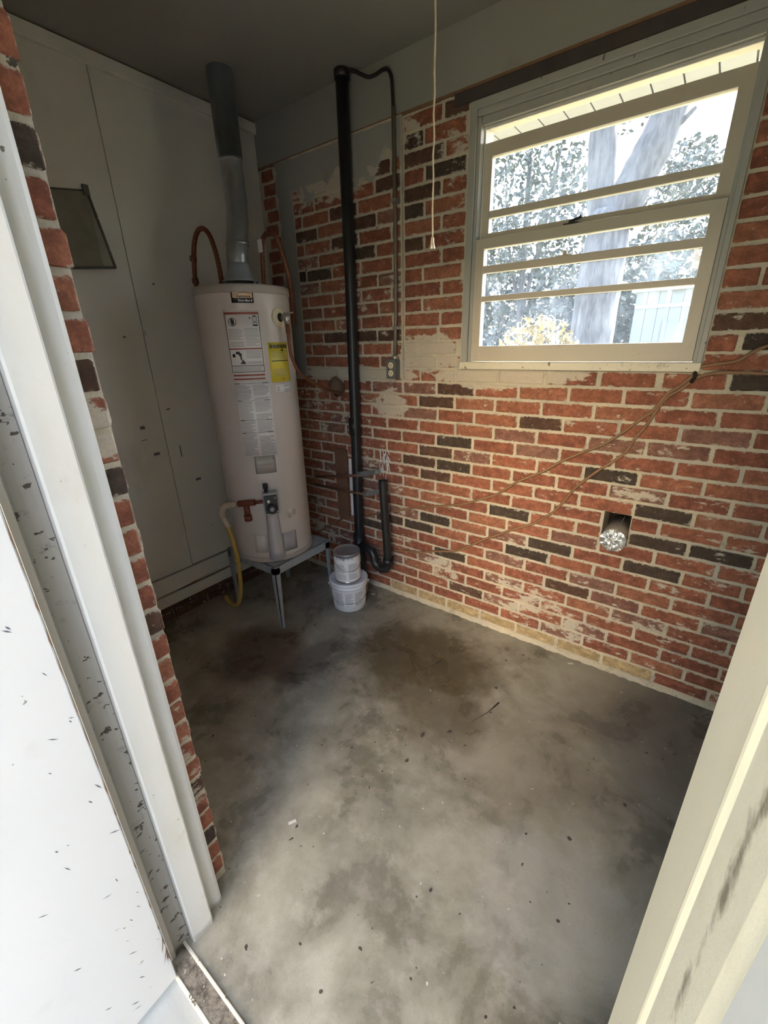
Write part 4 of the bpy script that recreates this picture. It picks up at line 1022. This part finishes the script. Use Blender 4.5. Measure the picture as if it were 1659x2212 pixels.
# ---------------------------------------------------------------- wire mesh vent on the left wall
vg = empty('mesh_vent', (XL, -1.06, 2.2)); tag(vg, 'dark wire mesh vent cover tilting out from the left wall', 'vent')
TL, TR_, BR, BL = Vector((XL + .004, -1.20, 2.20)), Vector((XL + .004, -.985, 2.232)), Vector((XL + .062, -.962, 1.93)), Vector((XL + .062, -1.20, 1.905))
vo = Vector((XL, -1.06, 2.2)); mb = MB()
bl = lambda u, v: (TL * (1 - u) + TR_ * u) * (1 - v) + (BL * (1 - u) + BR * u) * v - vo
nrm = (TR_ - TL).cross(BL - TL).normalized() * .0012
N = 34
def strip(a, b, w_):
    d = (b - a).normalized(); s_ = d.cross(nrm.normalized()) * w_
    mb.add([a - s_, a + s_, b + s_, b - s_], [(0, 1, 2, 3)])
for i in range(-N, N + 1):
    s0 = i / N
    for sg in (1, -1):
        # diagonal strands of expanded metal
        pts = []
        for k in range(2):
            pass
        u0, v0 = (max(0, s0), max(0, -s0)); u1, v1 = (min(1, 1 + s0), min(1, 1 - s0))
        if u1 - u0 < .02: continue
        if sg < 0: u0, u1 = 1 - u0, 1 - u1
        strip(bl(u0, v0) + nrm * sg, bl(u1, v1) + nrm * sg, .0017)
mb.build('wire_mesh', M['mesh'], vg)
mb = MB()
for a, b, r_ in ((bl(0, 0), bl(1, 0), .004), (bl(1, 0), bl(1, 1), .0065), (bl(1, 1), bl(0, 1), .0055), (bl(0, 1), bl(0, 0), .005)): mb.tube([a, b], r_, 8)
mb.build('vent_frame', M['meshframe'], vg)
mb = MB(); mb.add([TL - vo + Vector((-.002, 0, 0)), TR_ - vo + Vector((-.002, 0, 0)), Vector((XL + .002, -.985, 1.93)) - vo, Vector((XL + .002, -1.20, 1.905)) - vo], [(0, 1, 2, 3)])
mb.build('vent_opening', M['meshframe'], vg)
for v in (.36, .77): MB().lathe([(.004, 0), (0, .004)], tuple(bl(1, v) + Vector((.006, 0, 0))), 8).build('screw', M['steel'], vg)
MB().box(.006, .016, .056, .082, .012, .052, .002).build('corner_clip', M['meshframe'], vg)

# ---------------------------------------------------------------- crumbs on the floor
DB = [((.463, -.879), .011, 'dark brown pebble, larger of the two in mid floor'), ((.548, -.796), .011, 'dark flat pebble nearer the brick wall in mid floor'), ((.475, -1.018), .008, None), ((.613, -.44), .009, None), ((.652, -.595), .006, None), ((1.082, -.939), .008, None), ((.778, -1.34), .006, None), ((.253, -1.097), .006, None), ((-.48, -.582), .008, None), ((.36, -.62), .006, None), ((.52, -.55), .006, None), ((.70, -.95), .005, None), ((1.213, -.708), .008, None), ((1.115, -1.188), .006, None), ((.30, -1.45), .006, None), ((.56, -.68), .005, None)]
for i, ((x, y), r_, lab) in enumerate(DB):
    bm = bmesh.new(); bmesh.ops.create_icosphere(bm, subdivisions=1, radius=r_ * .8)
    for v in bm.verts: v.co = Vector((v.co.x * 1.3 * random.uniform(.7, 1.2), v.co.y * random.uniform(.7, 1.2), v.co.z * .45 * random.uniform(.7, 1.2)))
    zmin = min(v.co.z for v in bm.verts)
    for v in bm.verts: v.co.z -= zmin
    o = MB().bm(bm).build('crumb', M['crumb']); o.location = (x, y, .0); o.rotation_euler = (0, 0, random.random() * 3)
    tag(o, lab or 'tiny dark crumb lying on the concrete floor', 'crumb', None if lab else 'crumbs on the floor')
for i, (x, y, a) in enumerate([(-.395, -.115, 20), (.277, -1.448, 60), (.86, -.06, 30)]):
    o = MB().box(-.014, .014, -.005, .005, 0, .003, .0008).build('paint_chip', M['chip']); o.location = (x, y, .001); o.rotation_euler = (0, 0, R(a))
    tag(o, ['pale chip on the floor between bucket and brick wall', 'pale chip on the floor near the left door jamb', 'pale chip on the floor at the foot of the brick wall'][i], 'chip', None)
# twig and scratch-like straw on the stained patch
for (x0, y0, x1, y1, lab) in [(.30, -.43, .235, -.57, 'thin dark twig on the brown floor stain'), (.66, -.52, .60, -.70, 'thin dark twig with a blob end, right of the floor stain')]:
    m_ = Vector(((x0 + x1) / 2 + .01, (y0 + y1) / 2, .004)); o = MB().tube([(x0 - m_.x, y0 - m_.y, 0), (0, 0, .001), (x1 - m_.x, y1 - m_.y, 0)], [.004, .0018, .0012], 6).build('twig', M['crumb']); o.location = m_
    tag(o, lab, 'twig')

# ---------------------------------------------------------------- outdoors, seen through the window
def leaves(n, c, rad, size, seed, shell=.5):
    rg = random.Random(seed); mb = MB()
    for _ in range(n):
        while True:
            p = Vector((rg.uniform(-1, 1), rg.uniform(-1, 1), rg.uniform(-1, 1)))
            if shell < p.length < 1: break
        p = Vector((c[0] + p.x * rad[0], c[1] + p.y * rad[1], c[2] + p.z * rad[2]))
        a = Vector((rg.gauss(0, 1), rg.gauss(0, 1), rg.gauss(0, 1))).normalized(); b = a.cross(Vector((rg.gauss(0, 1), rg.gauss(0, 1), rg.gauss(0, 1)))).normalized()
        s_ = size * rg.uniform(.6, 1.4); mb.add([p - a * s_, p - b * s_ * .45, p + a * s_, p + b * s_ * .45], [(0, 1, 2, 3)])
    return mb
def tree(name, label, base, limbs, clumps, mat, group='trees behind the house'):
    e = empty(name, base); tag(e, label, 'tree', group)
    b = Vector(base)
    for i, (pts, rr) in enumerate(limbs):
        P_ = smooth_path([Vector(p) - b for p in pts], 5); n = len(P_)
        MB().tube(P_, [rr[0] + (rr[1] - rr[0]) * k / (n - 1) + .012 * random.uniform(-1, 1) * rr[0] / .2 for k in range(n)], 14).build('trunk' if i == 0 else 'limb', M['bark'], e)
    mb = MB()
    for j, (n, c, rad, size) in enumerate(clumps):
        q = leaves(n, Vector(c) - b, rad, size, j * 7 + len(label), .2); mb.add(q.v, q.f)
    if clumps:
        o = mb.build('crown', mat, e); o['kind'] = 'stuff'
    return e
tree('forked_tree', 'thick forked tree trunk close behind the window', (-.38, 5.0, -.35),
     [([(-.38, 5, -.35), (-.37, 5, 1.2), (-.36, 5, 2.4), (-.33, 5, 3.1)], (.30, .25)), ([(-.40, 5, 2.9), (-.50, 5, 3.4), (-.58, 5, 4.1), (-.75, 5.1, 5.6)], (.19, .13)), ([(-.28, 5, 2.95), (-.10, 5, 3.4), (.12, 5.0, 3.95), (.42, 5.1, 5.6)], (.24, .17)), ([(.12, 5, 3.80), (.26, 4.98, 3.84), (.40, 4.96, 3.95)], (.05, .02))],
     [(260, (-.40, 5.2, 4.4), (.5, .5, .5), .05), (200, (.15, 5.3, 3.1), (.35, .3, .35), .045), (2200, (-.6, 5.6, 6.8), (2.4, 1.6, 1.3), .07)], M['leafolive'])
tree('slender_tree', 'leafy slender tree seen in the left half of the upper panes', (-2.5, 8, -.35),
     [([(-2.5, 8, -.35), (-2.55, 8, 2), (-2.6, 8, 5.5)], (.09, .04)), ([(-2.55, 8, 2.2), (-2.9, 8, 3.4), (-3.1, 8, 5)], (.05, .02)), ([(-2.55, 8, 2.0), (-2.2, 8, 3.6), (-2.0, 8, 5)], (.05, .02))],
     [(2600, (-2.8, 8, 4.3), (1.2, .9, 1.6), .07), (1300, (-1.7, 8.3, 3.8), (.7, .6, 1.3), .065), (900, (-3.3, 8.2, 3.4), (.7, .6, .7), .06)], M['leafgreen'])
tree('small_tree', 'small leafy tree low behind the forked trunk', (.1, 13.9, -.35),
     [([(.1, 13.9, -.35), (.05, 13.9, 2), (-.05, 13.9, 4)], (.06, .02))], [(1600, (-.5, 13.9, 5.4), (.85, .6, 1.0), .08), (2200, (-.5, 13.9, 3.6), (1.5, .7, 1.0), .08)], M['leafolive'])
tree('hedge_tree', 'dense dark tree filling the lower left panes', (-3.4, 11, -.35), [([(-3.4, 11, -.35), (-3.4, 11, 2.4)], (.12, .05))],
     [(9000, (-3.6, 11, 1.9), (3.0, 1.2, 1.9), .10), (5000, (-1.0, 11.5, 2.0), (2.0, 1, 1.8), .10)], M['leafgreen'])
tree('far_tree', 'pale distant tree behind the white shed', (2.0, 18, -.35), [([(2, 18, -.35), (2, 18, 3)], (.15, .08))],
     [(6500, (1.0, 18, 2.8), (5.0, 1.5, 2.4), .14)], M['leafolive'])
e = empty('yellow_bush', (-.85, 4.2, -.35)); tag(e, 'yellow-green bush under the lowest pane, left of the trunk', 'bush')
o = leaves(2600, (0, 0, 1.45), (.62, .5, .80), .045, 21, .3).build('foliage', M['leafyellow'], e); o['kind'] = 'stuff'
MB().tube([(0, 0, 0), (.03, 0, .8), (0, .03, 1.5)], [.03, .02, .01], 8).build('stem', M['bark'], e)
# white shed
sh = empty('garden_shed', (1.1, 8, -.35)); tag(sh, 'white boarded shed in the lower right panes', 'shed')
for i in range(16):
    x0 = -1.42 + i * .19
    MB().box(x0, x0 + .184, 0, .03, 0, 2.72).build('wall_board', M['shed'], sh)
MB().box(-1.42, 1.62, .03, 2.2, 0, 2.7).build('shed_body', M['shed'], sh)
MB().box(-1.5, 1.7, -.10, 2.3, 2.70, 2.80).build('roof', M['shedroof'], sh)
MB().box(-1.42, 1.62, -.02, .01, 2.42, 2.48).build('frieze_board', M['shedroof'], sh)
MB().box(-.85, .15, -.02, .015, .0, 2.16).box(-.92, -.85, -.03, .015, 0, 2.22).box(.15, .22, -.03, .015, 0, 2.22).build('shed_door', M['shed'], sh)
